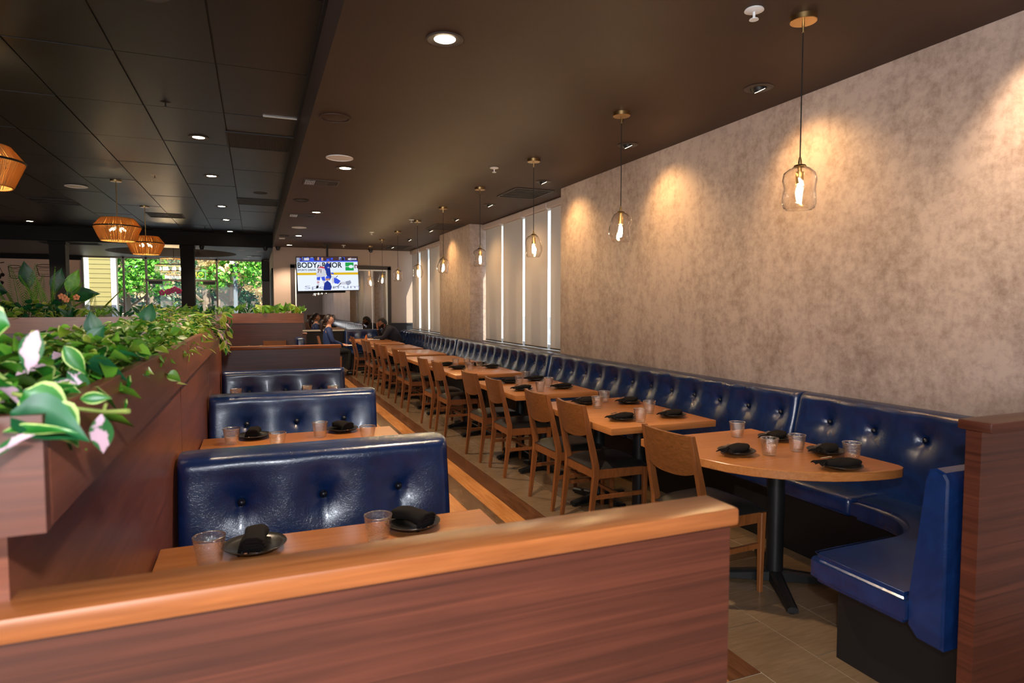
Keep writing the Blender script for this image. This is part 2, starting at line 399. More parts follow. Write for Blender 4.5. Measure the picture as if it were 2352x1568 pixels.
# right wall: long plaster wall, pier, low walls below the windows
b = bmesh.new(); box(b, WX, 4.0, -4, 6.82, -.0, CZ); box(b, WX, 4.0, 10.28, 12.17, 0, CZ)
box(b, 3.72, 4.0, 6.82, 10.28, 0, .905); box(b, 3.72, 4.0, 12.17, EY, 0, .905)
tag(mk('wall_right', b, 'plaster'), kind='structure')
tag(mk('trim_1', box(bx(3.62, 3.95, 6.83, 10.27, .905, .935), 3.62, 3.95, 12.18, EY-.01,   .905, .935), mat('grey_sill', rgb(118, 118, 124), .6)), kind='structure')
# ceilings
tag(mk('ceiling', bx(SXX, 4.0, -4, EY+.2, CZ, 3.5), 'ceiling'), kind='structure')
tray = tag(mk('ceiling_tray', bx(-7.2, SXX, -4, 16.15, TZ+.006, 3.5), 'grid'), kind='structure')
for i in range(13):
    x1 = .395-.614*i; x0 = x1-.614
    if x1 < -7.0: break
    for j in range(-4, 10):
        y0 = 4.955+1.224*j; y1 = min(y0+1.224, 16.14)
        if y1-y0 < .1: continue
        d = .0008*((i*7+j*13) % 5)
        mk('ceiling_tile', bx(max(x0, -7.15)+.006, x1-.006, y0+.006, y1-.006, TZ-.004-d, TZ+.0055), 'ctile', tray)
# far ceiling with the round recess
oc = (-1.935, 18.6); orad = 1.5
b = bmesh.new(); n = 64; ci = []; sq = []
X0, X1, Y0, Y1 = -7.2, SXX+.05, 16.15, 20.9
for i in range(n):
    a = 2*PI*i/n; ca, sa = math.cos(a), math.sin(a)
    ci.append((oc[0]+orad*ca, oc[1]+orad*sa))
    ts = []
    if ca > 1e-6: ts.append((X1-oc[0])/ca)
    if ca < -1e-6: ts.append((X0-oc[0])/ca)
    if sa > 1e-6: ts.append((Y1-oc[1])/sa)
    if sa < -1e-6: ts.append((Y0-oc[1])/sa)
    t = min(ts); sq.append((oc[0]+t*ca, oc[1]+t*sa))
va = [b.verts.new((x, y, CZ)) for x, y in ci]; vb = [b.verts.new((x, y, CZ)) for x, y in sq]; vc = [b.verts.new((x, y, CZ+.28)) for x, y in ci]
for i in range(n):
    j = (i+1) % n
    b.faces.new((va[i], va[j], vb[j], vb[i])); b.faces.new((va[i], va[j], vc[j], vc[i]))
for (cx, cy, p) in ((X0, Y0, 0), (X1, Y0, 0), (X0, Y1, 0), (X1, Y1, 0)):
    k = sorted(range(n), key=lambda i: (sq[i][0]-cx)**2+(sq[i][1]-cy)**2)[:2]
    b.faces.new((vb[k[0]], vb[k[1]], b.verts.new((cx, cy, CZ))))
far_ceiling = tag(mk('ceiling_far', b, 'farceil'), kind='structure')
b = bmesh.new(); lathe(b, [(0, 0), (orad, 0)], (oc[0], oc[1], CZ+.28), 64); mk('recess_disc', b, mat('brown_recess', rgb(52, 40, 34), .6), far_ceiling)
tag(mk('trim_2', box(bx(-7.2, SXX, 16.15, 16.25, CZ, 3.5), -7.2, 4, 16.25, 20.9, 3.3, 3.5), 'black_paint'), kind='structure')
# outer walls
tag(mk('wall_left', bx(-7.4, -7.2, -4, 20.9, 0, 3.5), mat('dark_wall', rgb(60, 50, 46), .7)), kind='structure')
tag(mk('wall_back', bx(-7.4, 4, -4.2, -4, 0, 3.5), 'cream'), kind='structure')
# end wall with the glazed opening
b = bmesh.new()
box(b, .46, .84, EY, EY+.15, 0, CZ); box(b, 3.12, 4.0, EY, EY+.15, 1.105, CZ); box(b, .84, 3.12, EY, EY+.15, 2.47, CZ)
we = tag(mk('wall_end', b, 'cream'), kind='structure')
b = bmesh.new(); box(b, .84, 3.12, EY, EY+.15, 0, .93); box(b, 3.12, 4.0, EY, EY+.15, 0, 1.10); mk('lower_wall', b, 'navy_paint', we)
mk('chair_rail', bx(3.16, 3.7, EY-.03, EY, 1.07, 1.105), 'navy_paint', we)
wn = tag(mk('window_1', box(box(box(bx(.79, .885, EY-.04, EY+.02, .93, 2.5), 3.09, 3.17, EY-.04, EY+.02, .93, 2.5), .79, 3.17, EY-.04, EY+.02, 2.43, 2.52), .885, 3.09, EY-.05, EY+.12, .925, .95), mat('dark_bronze_frame', rgb(42, 34, 32), .5)), kind='structure')
mk('sill', bx(.86, 3.12, EY-.09, EY-.04, .925, .955), mat('pale_sill', rgb(190, 184, 172), .5), wn)
b = bmesh.new(); box(b, .885, .92, EY, EY+.03, .95, 2.43); box(b, 3.05, 3.09, EY, EY+.03, .95, 2.43); box(b, .92, 3.05, EY, EY+.03, 2.40, 2.43); box(b, 2.70, 2.715, EY, EY+.02, .95, 2.40)
mk('inner_frame', b, 'white_metal', wn)
mk('pane', bx(.92, 3.05, EY+.01, EY+.02, .95, 2.40), 'mirror_pane', wn)
# room behind the glass
tag(mk('wall_back_room', box(box(bx(.46, 3.9, 19.5, 19.7, 0, CZ), 3.8, 4.0, EY+.15, 19.7, 0, CZ), .46, 4.0, EY+.15, 20.9, CZ, 3.3), mat('grey_room_wall', rgb(120, 112, 104), .8)), kind='structure')
ws = tag(mk('wall_side', bx(.42, .46, EY, 20.9, 0, CZ), 'cream'), kind='structure')
d1 = tag(mk('door_1', bx(.40, .42, 16.6, 17.7, 0, 2.35), 'black_paint'), kind='structure')
mk('door_frame', box(box(bx(.39, .42, 16.5, 16.6, 0, 2.45), .39, .42, 17.7, 17.8, 0, 2.45), .39, .42, 16.5, 17.8, 2.35, 2.45), 'grid', d1)
# far front: mural wall, glazed entrance
tag(mk('wall_far', box(bx(-7.2, -4.42, FY, FY+.2, 0, CZ), .25, .46, FY, FY+.2, 0, CZ), mat('mural_wall', rgb(222, 190, 172), .7)), kind='structure')
tag(mk('trim_3', bx(-7.2, -4.40, FY-.12, FY, CZ-.12, CZ), 'black_paint'), kind='structure')
b = bmesh.new()
for xx in (-4.40, -3.42, -2.86, -1.03, .23): box(b, xx-.025, xx+.025, FY-.03, FY+.05, 0, CZ)
box(b, -4.4, .25, FY-.03, FY+.05, CZ-.04, CZ); box(b, -4.4, .25, FY-.03, FY+.05, 0, .12); box(b, -2.86, -1.03, FY-.03, FY+.05, 2.25, 2.30); box(b, -1.97, -1.92, FY-.03, FY+.05, 0, 2.27)
w2 = tag(mk('window_2', b, 'grey_metal'), kind='structure')
for x0, x1 in ((-4.38, -3.44), (-3.4, -2.88), (-2.84, -1.05), (-1.01, .21)): mk('pane', bx(x0, x1, FY, FY+.01, .12, CZ-.04), 'pane', w2)
mk('door_closer', box(bx(-2.8, -2.45, FY-.1, FY-.03, 2.16, 2.25), -1.4, -1.08, FY-.1, FY-.03, 2.16, 2.25), 'black_metal', w2)

# side windows behind the blinds
def side_window(name, y0, y1, mull):
    b = bmesh.new()
    box(b, 3.86, 3.92, y0, y1, .935, .98); box(b, 3.86, 3.92, y0, y1, CZ-.05, CZ)
    for y in mull: box(b, 3.80, 3.92, y-.03, y+.03, .935, CZ)
    wd = tag(mk(name, b, 'white_metal'), kind='structure')
    ys = sorted(mull)
    for a, c in zip(ys, ys[1:]): mk('pane', bx(3.885, 3.89, a+.03, c-.03, .98, CZ-.05), 'pane', wd)
side_window('window_3', 6.82, 10.28, (6.85, 7.74, 8.60, 9.47, 10.25))
side_window('window_4', 12.17, EY, (12.20, 13.10, 14.09, 14.93, 15.86))
posn = ['partly hidden behind the long plaster wall', 'second from the long plaster wall', 'second from the plaster pier', 'beside the near face of the plaster pier', 'behind the pier, its edge just showing', 'right of the far group, beside the pier', 'middle one of the far group', 'far group, next to the end wall']
for k, (y0, y1) in enumerate(((6.86, 7.655), (7.755, 8.52), (8.615, 9.395), (9.485, 10.215), (12.3, 13.05), (13.1, 13.985), (14.125, 14.80), (14.985, 15.67))):
    t = thing('roller_blind', (3.67, (y0+y1)/2, .96), 'pale grey roller blind over the side window, '+posn[k], 'blind', 'roller blinds on the side windows')
    mk('fabric', bx(3.668, 3.671, y0, y1, .962, CZ-.09), 'blind', t)
    mk('hem_bar', bx(3.66, 3.68, y0, y1, .944, .964, bev=.004), 'vent', t)
    b = bx(3.62, 3.71, y0-.04, y1+.04, CZ-.10, CZ-.005, bev=.02, seg=3); mk('headbox', b, mat('blind_headbox', rgb(170, 158, 156), .6) if 'blind_headbox' not in bpy.data.materials else bpy.data.materials['blind_headbox'], t)

# ---------------------------------------------------------------- booths on the left
def cushion(L, Hh, T, btn, r=.035, step=.016, lean=0.0, pull=1.0):
    """tufted pad: (u, v, w) grid, back flat at w=0"""
    def samp(n):
        e = [0, r*.08, r*.25, r*.5, r*.8, r*1.2]; k = max(3, int((n-2*e[-1])/step))
        return e + [e[-1]+(n-2*e[-1])*i/k for i in range(1, k)] + [n-x for x in reversed(e)]
    us, vs = samp(L), samp(Hh)
    def rd(d): return 0 if d >= r else r - math.sqrt(max(0, r*r-(r-d)**2))
    bm = bmesh.new(); g = []
    for v in vs:
        row = []
        for u in us:
            w = T - rd(min(u, L-u)) - rd(min(v, Hh-v)) + lean*(1-v/Hh) + .016*math.sin(PI*min(1, v/Hh*1.15))
            for (bu, bv) in btn:
                du, dv = u-bu, v-bv; q = du*du+dv*dv
                if q < .09:
                    w -= pull*(.027*math.exp(-q/.0095) + .014*math.exp(-q/.0006))
                    if dv < 0: w -= pull*.012*math.exp(-(du/.016)**2)*math.exp(dv/.06)
                    w -= pull*.006*math.exp(-(abs(abs(du)-abs(dv))/.012)**2)*math.exp(-q/.004)
            row.append(bm.verts.new((u, v, max(w, .004))))
        g.append(row)
    for a, c in zip(g, g[1:]):
        for i in range(len(a)-1): bm.faces.new((a[i], a[i+1], c[i+1], c[i]))
    def side(line):
        bk = [bm.verts.new((v.co.x, v.co.y, 0)) for v in line]
        for i in range(len(line)-1): bm.faces.new((line[i], line[i+1], bk[i+1], bk[i]))
    side(g[0]); side(g[-1]); side([r_[0] for r_ in g]); side([r_[-1] for r_ in g])
    q = [bm.verts.new(p) for p in ((0, 0, 0), (L, 0, 0), (L, Hh, 0), (0, Hh, 0))]; bm.faces.new(q)
    bmesh.ops.remove_doubles(bm, verts=bm.verts, dist=.00005)
    return bm, [(bu, bv, T-pull*.038+.013+lean*(1-bv/Hh)) for bu, bv in btn]
def mapbm(bm, f):
    for v in bm.verts: v.co = Vector(f(v.co.x, v.co.y, v.co.z))
    return bm
def buttons(pts, parent, nrm, r=.0165):
    first = None
    for p in pts:
        if first is None:
            b = bmesh.new(); ball(b, p, r, 12, (1, 1, 1)); first = mk('tuft_button', b, 'button', parent, smooth='all', ); first['p'] = 0; del first['p']; fp = Vector(p)
        else:
            c = first.copy(); C.objects.link(c); c.location = first.location+(Vector(p)-fp)
    return first
BX0, BX1 = -.29, .78
def booth_bench(yf, label, double=True, group='navy leather booth benches'):
    t = thing('booth_bench', ((BX0+BX1)/2, yf+.12, 0), label, 'bench', group)
    L = BX1-BX0; z0, z1 = .30, .93
    btn = [(L*.21, z1-z0-.185), (L*.5, z1-z0-.185), (L*.79, z1-z0-.185)]
    bm, bp = cushion(L, z1-z0, .115, btn, r=.04, lean=.058)
    f = lambda u, v, w_: (BX0+u, yf+.115-w_, z0+v)
    mk('back_cushion', mapbm(bm, f), 'leather', t, smooth='all'); buttons([f(*p) for p in bp], t, 0)
    b = bmesh.new(); tube(b, [(BX0+.03, yf+.035, z1-.010), (BX1-.05, yf+.035, z1-.010), (BX1-.02, yf+.035, z1-.025), (BX1-.006, yf+.035, z1-.06)], .0045, 6); mk('piping', b, 'leather', t, smooth='all')
    if double:
        bm, bp = cushion(L, z1-z0, .115, btn, r=.04, lean=.058)
        f2 = lambda u, v, w_: (BX0+u, yf+.117+w_, z0+v)
        mk('back_cushion', mapbm(bm, f2), 'leather', t, smooth='all'); buttons([f2(*p) for p in bp], t, 0)
        b = bmesh.new(); tube(b, [(BX0+.03, yf+.198, z1-.010), (BX1-.05, yf+.198, z1-.010), (BX1-.02, yf+.198, z1-.03)], .0045, 6); mk('piping', b, 'leather', t, smooth='all')
        mk('seat', bx(BX0, BX1, yf+.22, yf+.66, .36, .46, bev=.03, seg=3), 'leather', t, smooth='all')
    mk('seat', bx(BX0, BX1, yf-.42, yf-.005, .36, .46, bev=.03, seg=3), 'leather', t, smooth='all')
    mk('base', bx(BX0+.01, BX1-.03, yf-.36, yf+(.6 if double else .1), 0.001, .36), 'black_laminate', t)
    return t
booth_bench(2.66, 'large navy tufted booth bench facing the camera, behind the nearest booth table')
booth_bench(4.45, 'navy tufted booth bench, middle of the three, with cracked white sheen')
booth_bench(6.14, 'navy tufted booth bench farthest back, against the pale wooden partition', double=False)
# hidden near seat of the first booth
t = thing('booth_bench', (.25, 1.3, 0), 'navy booth seat right behind the front wooden partition, mostly hidden', 'bench', 'navy leather booth benches')
mk('seat', bx(BX0, BX1, 1.10, 1.5, .36, .46, bev=.03, seg=3), 'leather', t, smooth='all'); mk('back_cushion', bx(BX0, BX1, 1.03, 1.10, .46, .93, bev=.03, seg=3), 'leather', t, smooth='all')
mk('base', bx(BX0, BX1-.03, 1.04, 1.46, .001, .36), 'black_laminate', t)

def partition(x0, x1, y0, y1, ztop, label, capover=.012, capn='cap', body='veneer', bx0=None):
    t = thing('wooden_partition', ((x0+x1)/2, (y0+y1)/2, 0), label, 'partition')
    o = capover
    mk('panel', bx(x0 if bx0 is None else bx0, x1-o, y0+o, y1-o, .001, ztop-.034), body, t)
    mk('top_cap', bx(x0, x1, y0, y1, ztop-.034, ztop, bev=.006, seg=2), capn, t, smooth=True)
    return t
partition(-.62, .838, .922, 1.016, 1.137, 'reddish wooden partition with orange wood cap right in front of the camera')
partition(-.298, .79, 6.475, 6.56, 1.137, 'pale brown low partition behind the farthest booth bench')
# right foreground post with cap
partition(2.20, 3.395, 1.29, 1.40, 1.137, 'reddish wooden end partition at the right edge beside the corner bench', capover=.03, capn='veneer')
# left wall of the booths with planter box on top
t = thing('planter_wall', (-.45, 3.8, 0), 'long dark wood booth wall carrying a wooden planter box of trailing vines', 'planter')
for y0, y1 in ((.975, 2.98), (2.99, 4.68), (4.69, 6.85)): mk('wall_panel', bx(-.50, -.30, y0+.002, y1-.002, .001, 1.245), 'veneer_y', t)
mk('panel_seam', box(bx(-.49, -.302, 2.975, 2.995, .001, 1.245), -.49, -.302, 4.675, 4.695, .001, 1.245), 'capy', t)
PX0, PX1, PY0, PY1, PZ0, PZ1 = -.60, -.235, .890, 5.02, 1.247, 1.388
for y0, y1 in ((PY0+.0225, 2.618), (2.622, PY1)): mk('planter_side', bx(PX1-.022, PX1, y0, y1, PZ0, PZ1, bev=.002), 'veneer_y', t)
mk('planter_side', bx(PX0, PX0+.022, PY0+.022, PY1, PZ0, PZ1), 'veneer_y', t)
mk('planter_end', bx(PX0, PX1, PY0, PY0+.022, PZ0, PZ1), 'veneer', t); mk('planter_end', bx(PX0, PX1-.022, PY1-.022, PY1, PZ0, PZ1), 'veneer', t)
mk('planter_floor', bx(PX0+.022, PX1-.022, PY0+.022, PY1-.022, PZ0, PZ0+.02), 'veneer', t)
mk('soil', bx(PX0+.022, PX1-.022, PY0+.022, PY1-.022, PZ0+.02, PZ1-.035), 'soil', t)

# far planters
def planter_partition(x0, x1, y, label, z0=1.20):
    t = thing('planter_partition', ((x0+x1)/2, y, 0), label, 'planter')
    mk('panel', bx(x0, x1-.02, y+.02, y+.2, .001, z0), 'veneer', t)
    b = bmesh.new(); box(b, x0, x1, y, y+.03, z0, 1.388); box(b, x0, x1, y+.22, y+.25, z0, 1.388); box(b, x0, x0+.03, y+.03, y+.22, z0, 1.388); box(b, x1-.03, x1, y+.03, y+.22, z0, 1.388)
    mk('planter_box', b, 'cap', t); mk('soil', bx(x0+.03, x1-.03, y+.03, y+.22, z0, 1.35), 'soil', t); return t
planter_partition(-.75, .875, 13.0, 'reddish planter partition with upright leafy plants left of the hanging television')
planter_partition(-3.6, -.36, 9.1, 'long dark red planter partition below the two black columns')
t = thing('wooden_partition', (.91, 13.3, 0), 'narrow wooden end post beside a black seat edge below the television', 'partition')
mk('panel', bx(.86, .94, 13.27, 13.43, .001, .96), 'veneer', t); mk('top_cap', bx(.85, .955, 13.25, 13.45, .96, .99, bev=.005), 'cap', t)
t = thing('booth_bench', (.76, 12.9, 0), 'black booth seat back edge beside the narrow wooden end post', 'bench')
mk('back_cushion', bx(.70, .85, 12.3, 12.98, .3, .93, bev=.04, seg=4), 'leather', t, smooth='all'); mk('seat', bx(.30, .70, 12.3, 12.98, .36, .46, bev=.03, seg=3), 'leather', t, smooth='all'); mk('base', bx(.32, .83, 12.32, 12.96, .001, .36), 'black_laminate', t)

# ---------------------------------------------------------------- tables
def xbase(t, cx, cy, htop, rot=0.0, arm=.30):
    b = bmesh.new(); lathe(b, [(0, 0), (.045, 0), (.045, htop-.06), (0, htop-.06)], (cx, cy, .05), 20); mk('column', b, 'black_metal', t, smooth=True)
    b = bmesh.new(); box(b, cx-.15, cx+.15, cy-.15, cy+.15, htop-.015, htop); box(b, cx-.03, cx+.03, cy-.15, cy+.15, htop-.03, htop-.015); mk('top_plate', b, 'black_metal', t)
    for k in range(4):
        a = rot+k*PI/2; b = bmesh.new()
        for s in range(3):
            r0, r1 = arm*s/3, arm*(s+1)/3; h = [.075, .062, .05, .04]
            tmp = bmesh.new(); wv = [.034, .03, .028, .026]
            vs = []
            for rr, hh, ww in ((r0, h[s], wv[s]), (r1, h[s+1], wv[s+1])):
                for (yy, zz) in ((-ww, .012), (ww, .012), (ww, hh-.01), (ww*.55, hh), (-ww*.55, hh), (-ww, hh-.01)): vs.append(tmp.verts.new((rr, yy, zz)))
            for q in range(6): tmp.faces.new((vs[q], vs[(q+1) % 6], vs[6+(q+1) % 6], vs[6+q]))
            if s == 2: tmp.faces.new(vs[6:])
            merge(b, tmp, Matrix.Translation((cx, cy, 0)) @ Matrix.Rotation(a, 4, 'Z'))
        ex, ey = cx+arm*.93*math.cos(a), cy+arm*.93*math.sin(a)
        lathe(b, [(0, .001), (.018, .001), (.018, .015)], (ex, ey, 0), 8)
        mk('base_arm', b, 'black_metal', t)
def rect_table(x0, x1, y0, y1, label, group, base=True, bxy=None):
    cx, cy = (x0+x1)/2, (y0+y1)/2
    t = thing('dining_table', (cx, cy, 0), label, 'table', group)
    mk('tabletop', bx(x0, x1, y0, y1, .706, .75, bev=.003, seg=2), 'table', t, smooth=True)
    if base:
        for yy in ((cy-.28, cy+.28) if y1-y0 > .9 else (cy,)): xbase(t, cx, yy, .706, .25, .27)
    return t
# D-ended table nearest, outline read off at table height
OUT = [(2.06, 3.08), (2.06, 2.72), (2.075, 2.56), (2.115, 2.43), (2.18, 2.32), (2.265, 2.23), (2.36, 2.16), (2.46, 2.105), (2.57, 2.068), (2.67, 2.045), (2.76, 2.035), (2.82, 2.038), (2.855, 2.055), (2.872, 2.09), (2.875, 2.14), (2.875, 3.08)]
t = thing('dining_table', (2.5, 2.6, 0), 'orange wood table with a curved near end, nearest in the row by the long bench', 'table', 'tables along the long bench')
mk('tabletop', prism(bmesh.new(), OUT, .706, .75, .003), 'table', t, smooth=True); xbase(t, 2.63, 2.62, .706, 1.01, .40)
TY = [3.40, 4.98, 6.72, 8.33, 9.88, 11.42, 12.95, 14.35]
for i, y in enumerate(TY):
    rect_table(2.055, 2.87, y, y+(1.17 if i < 6 else (1.1 if i == 6 else 1.0)), 'orange wood table, %s in the row by the long bench' % ORD[i+1] + (', laid with black plates' if i < 3 else ', bare' if i < 7 else ', where the man reads'), 'tables along the long bench')
rect_table(BX0-.003, .775, 1.58, 2.23, 'orange wood booth table nearest the camera, behind the front partition', 'booth tables')
rect_table(BX0-.003, .785, 3.38, 4.02, 'orange wood booth table between the first and second navy booth benches', 'booth tables')
rect_table(BX0-.003, .775, 5.12, 5.72, 'booth table hidden behind the middle navy booth bench', 'booth tables')
rect_table(-.42, .62, 11.35, 12.0, 'far booth table beyond the pale low partition, laid with napkins', 'booth tables')

# ---------------------------------------------------------------- chairs
def make_chair():
    """faces +x, origin between the rear feet; seat 0.44 wide in y"""
    t = thing('dining_chair', (0, 0, 0), 'x', 'chair', 'wooden dining chairs')
    Wd = .205
    for s in (-1, 1):
        b = bmesh.new(); y = s*Wd*.97
        P = [(-.02, y*1.0, 0, .026, .024), (.012, y, .25, .034, .028), (.03, y, .40, .046, .030), (.03, y, .46, .046, .030), (-.005, y*.98, .62, .036, .028), (-.06, y*.95, .87, .028, .026)]
        rings = []
        for (px, py, pz, wx, wy) in P: rings.append([b.verts.new((px+a*wx/2, py+c*wy/2, pz)) for a, c in ((-1, -1), (1, -1), (1, 1), (-1, 1))])
        b.faces.new(rings[0]); b.faces.new(rings[-1])
        for p, q in zip(rings, rings[1:]):
            for k in range(4): b.faces.new((p[k], p[(k+1) % 4], q[(k+1) % 4], q[k]))
        bmesh.ops.bevel(b, geom=[e for e in b.edges if abs(e.verts[0].co.z-e.verts[1].co.z) > .03], offset=.004, segments=1, affect='EDGES')
        mk('rear_leg', b, 'chair', t)
        b = bmesh.new(); bar(b, (.40, s*Wd*1.04, 0), (.405, s*Wd*1.04, .43), .024, .036, .024, .034)
        bmesh.ops.bevel(b, geom=[e for e in b.edges if abs(e.verts[0].co.z-e.verts[1].co.z) > .03], offset=.004, segments=1, affect='EDGES'); mk('front_leg', b, 'chair', t)
        mk('side_rail', bx(.05, .39, s*Wd*1.0-.011, s*Wd*1.0+.011, .375, .435), 'chair', t)
        b = bmesh.new(); tmp = bx(.02, .40, s*Wd*1.0-.009, s*Wd*1.0+.009, .235, .262); merge(b, tmp); mk('side_stretcher', b, 'chair', t)
    mk('rear_rail', bx(.018, .040, -Wd*.93, Wd*.93, .375, .435), 'chair', t)
    mk('front_rail', bx(.395, .417, -Wd, Wd, .375, .435), 'chair', t)
    mk('cross_stretcher', bx(.20, .22, -Wd, Wd, .238, .258), 'chair', t)
    # curved back slat
    b = bmesh.new(); n = 12; Hn = [(.665, 0), (.77, 0), (.865, 0)]
    F0 = []; F1 = []
    for i in range(n+1):
        u = -1+2*i/n; y = u*(Wd*.95-.006); bow = -.030*(1-u*u)
        arch = .012*(1-abs(u)**2.5)
        col0 = []; col1 = []
        for z in (.645+.030*(abs(u)**3), .72, .80, .868):
            xx = -.018-(z-.66)*.20+bow
            col0.append(b.verts.new((xx-.010, y, z))); col1.append(b.verts.new((xx+.010, y, z)))
        F0.append(col0); F1.append(col1)
    for i in range(n):
        for k in range(3):
            b.faces.new((F0[i][k], F0[i+1][k], F0[i+1][k+1], F0[i][k+1])); b.faces.new((F1[i][k], F1[i+1][k], F1[i+1][k+1], F1[i][k+1]))
        b.faces.new((F0[i][0], F0[i+1][0], F1[i+1][0], F1[i][0])); b.faces.new((F0[i][3], F0[i+1][3], F1[i+1][3], F1[i][3]))
    for e in (0, n):
        for k in range(3): b.faces.new((F0[e][k], F0[e][k+1], F1[e][k+1], F1[e][k]))
    mk('back_slat', b, 'slat', t, smooth=True)
    # padded seat
    b = bmesh.new(); nx, ny = 10, 10; g = []
    for i in range(nx+1):
        row = []
        for j in range(ny+1):
            a, c = -1+2*i/nx, -1+2*j/ny
            hh = .438+.042*((1-abs(a)**4)*(1-abs(c)**4))**.5
            wdt = Wd*1.02*(1.0-.0)+.008
            row.append(b.verts.new((.225+a*.21, c*wdt*(1+.05*a), hh)))
        g.append(row)
    for i in range(nx):
        for j in range(ny): b.faces.new((g[i][j], g[i+1][j], g[i+1][j+1], g[i][j+1]))
    edge = [g[i][0] for i in range(nx+1)]+[g[nx][j] for j in range(1, ny+1)]+[g[i][ny] for i in range(nx-1, -1, -1)]+[g[0][j] for j in range(ny-1, 0, -1)]
    lo = [b.verts.new((v.co.x, v.co.y, .434)) for v in edge]; L = len(edge)
    for i in range(L): b.faces.new((edge[i], edge[(i+1) % L], lo[(i+1) % L], lo[i]))
    b.faces.new(lo)
    mk('seat_pad', b, 'seatpad', t, smooth=True)
    return t
chair0 = make_chair()
CH = [(2.05, 2.74, .06), (2.04, 3.82, .0), (2.03, 4.36, .02), (2.04, 5.34, -.02), (2.01, 5.94, .03), (2.03, 7.22, .0), (2.0, 7.80, .02), (2.02, 9.12, .0), (2.03, 9.62, .02), (2.03, 10.62, .03), (2.01, 11.12, .0), (2.0, 12.02, .02), (1.99, 12.45, .0), (1.98, 13.85, .0)]
used = False
for i, (x, y, rz) in enumerate(CH):
    c = copy_tree(chair0, (x, y, 0), rz) if i else chair0
    if i == 0: c.location = (x, y, 0); c.rotation_euler.z = rz
    where = ['at the curved table', 'right one at second table', 'left one at second table', 'right one at third table', 'left one at third table', 'right one at fourth table', 'left one at fourth table', 'right one at fifth table', 'left one at fifth table', 'right one at sixth table', 'left one at sixth table', 'right one at seventh table', 'left one at seventh table', 'before the seated woman'][i]
    tag(c, 'oak chair with black seat, %s along the aisle, %s' % (ORD[i], where), 'chair', 'wooden dining chairs')
c = copy_tree(chair0, (1.33, 14.35, 0), -.1); tag(c, 'honey oak dining chair the woman in blue sits on', 'chair', 'wooden dining chairs')
c = copy_tree(chair0, (.33, 12.72, 0), -PI/2); tag(c, 'wooden chair back showing over the pale low partition, beyond it', 'chair', 'wooden dining chairs')

# ---------------------------------------------------------------- long banquette on the right
t = thing('banquette', (3.2, 8, 0), 'long navy tufted banquette running along the right wall under the windows', 'bench')
secs = [(1.42, 3.10), (3.11, 6.83), (6.84, 10.62), (10.63, 15.35)]
bz0, bz1 = .40, .955
for (y0, y1) in secs:
    L = y1-y0; btn = []
    k = 0; y = y1-.235
    while y > max(y0+.1, 1.95): btn.append((y-y0, .80-bz0)); y -= .303
    bm, bp = cushion(L, bz1-bz0, .11, btn, r=.045, step=.02, lean=.07, pull=1.5)
    f = lambda u, v, w_: (3.385-w_, y0+u, bz0+v)
    mk('back_cushion', mapbm(bm, f), 'leather', t, smooth='all'); buttons([f(*p) for p in bp], t, 0, .0155)
    b = bmesh.new(); tube(b, [(3.31, y0+.03, bz1-.008), (3.31, y1-.03, bz1-.008)], .0045, 6); mk('piping', b, 'leather', t, smooth='all')
b = bmesh.new(); box(b, 3.386, 3.70, 6.84, 10.26, .60, .90); box(b, 3.386, 3.70, 12.19, 15.85, .60, .90); mk('back_ledge', b, 'black_laminate', t)
# seats
for (y0, y1) in ((2.45, 4.7), (4.71, 6.83), (6.84, 8.7), (8.71, 10.62), (10.63, 12.9), (12.91, 15.3)):
    mk('seat_cushion', bx(2.98, 3.34, y0, y1, .36, .47, bev=.03, seg=4), 'leather', t, smooth='all')
mk('seat_base', bx(3.06, 3.38, 2.2, 15.3, .001, .36), 'black_laminate', t)
# corner seat: L shape with a rounded inner corner
pts = [(3.34, 1.53), (3.34, 2.449), (2.99, 2.449)]
for k in range(9):
    a = k/8*PI/2; pts.append((2.66+.33*math.cos(a*1.0)*1.0, 2.31-.33*math.sin(a)))
pts += [(2.30, 1.98), (2.20, 1.975), (2.165, 1.955), (2.158, 1.92), (2.158, 1.53)]
b = bmesh.new(); tmp = bmesh.new(); vs = [tmp.verts.new((x, y, .355)) for x, y in pts]; fc = tmp.faces.new(vs)
e = bmesh.ops.extrude_face_region(tmp, geom=[fc]); bmesh.ops.translate(tmp, verts=[v for v in e['geom'] if isinstance(v, bmesh.types.BMVert)], vec=(0, 0, .115))
bmesh.ops.bevel(tmp, geom=[x for x in tmp.edges if abs(x.verts[0].co.z-x.verts[1].co.z) < 1e-6], offset=.024, segments=5, affect='EDGES')
merge(b, tmp); mk('seat_cushion', b, 'leather', t, smooth=True)
bp = [(3.38, 1.42), (3.38, 2.30), (3.08, 2.30), (2.98, 2.10), (2.80, 1.955), (2.36, 1.955), (2.30, 1.93), (2.30, 1.42)]
mk('seat_base', prism(bmesh.new(), bp, .001, .355), 'black_laminate', t)
# stitched seam on the corner seat
b = bmesh.new(); tube(b, [(2.178, 1.55, .4725), (2.178, 1.93, .4725), (2.19, 1.957, .4725), (2.30, 1.962, .4725), (2.66, 1.962, .4725)], .0016, 6); mk('seam', b, 'leather', t, smooth='all')
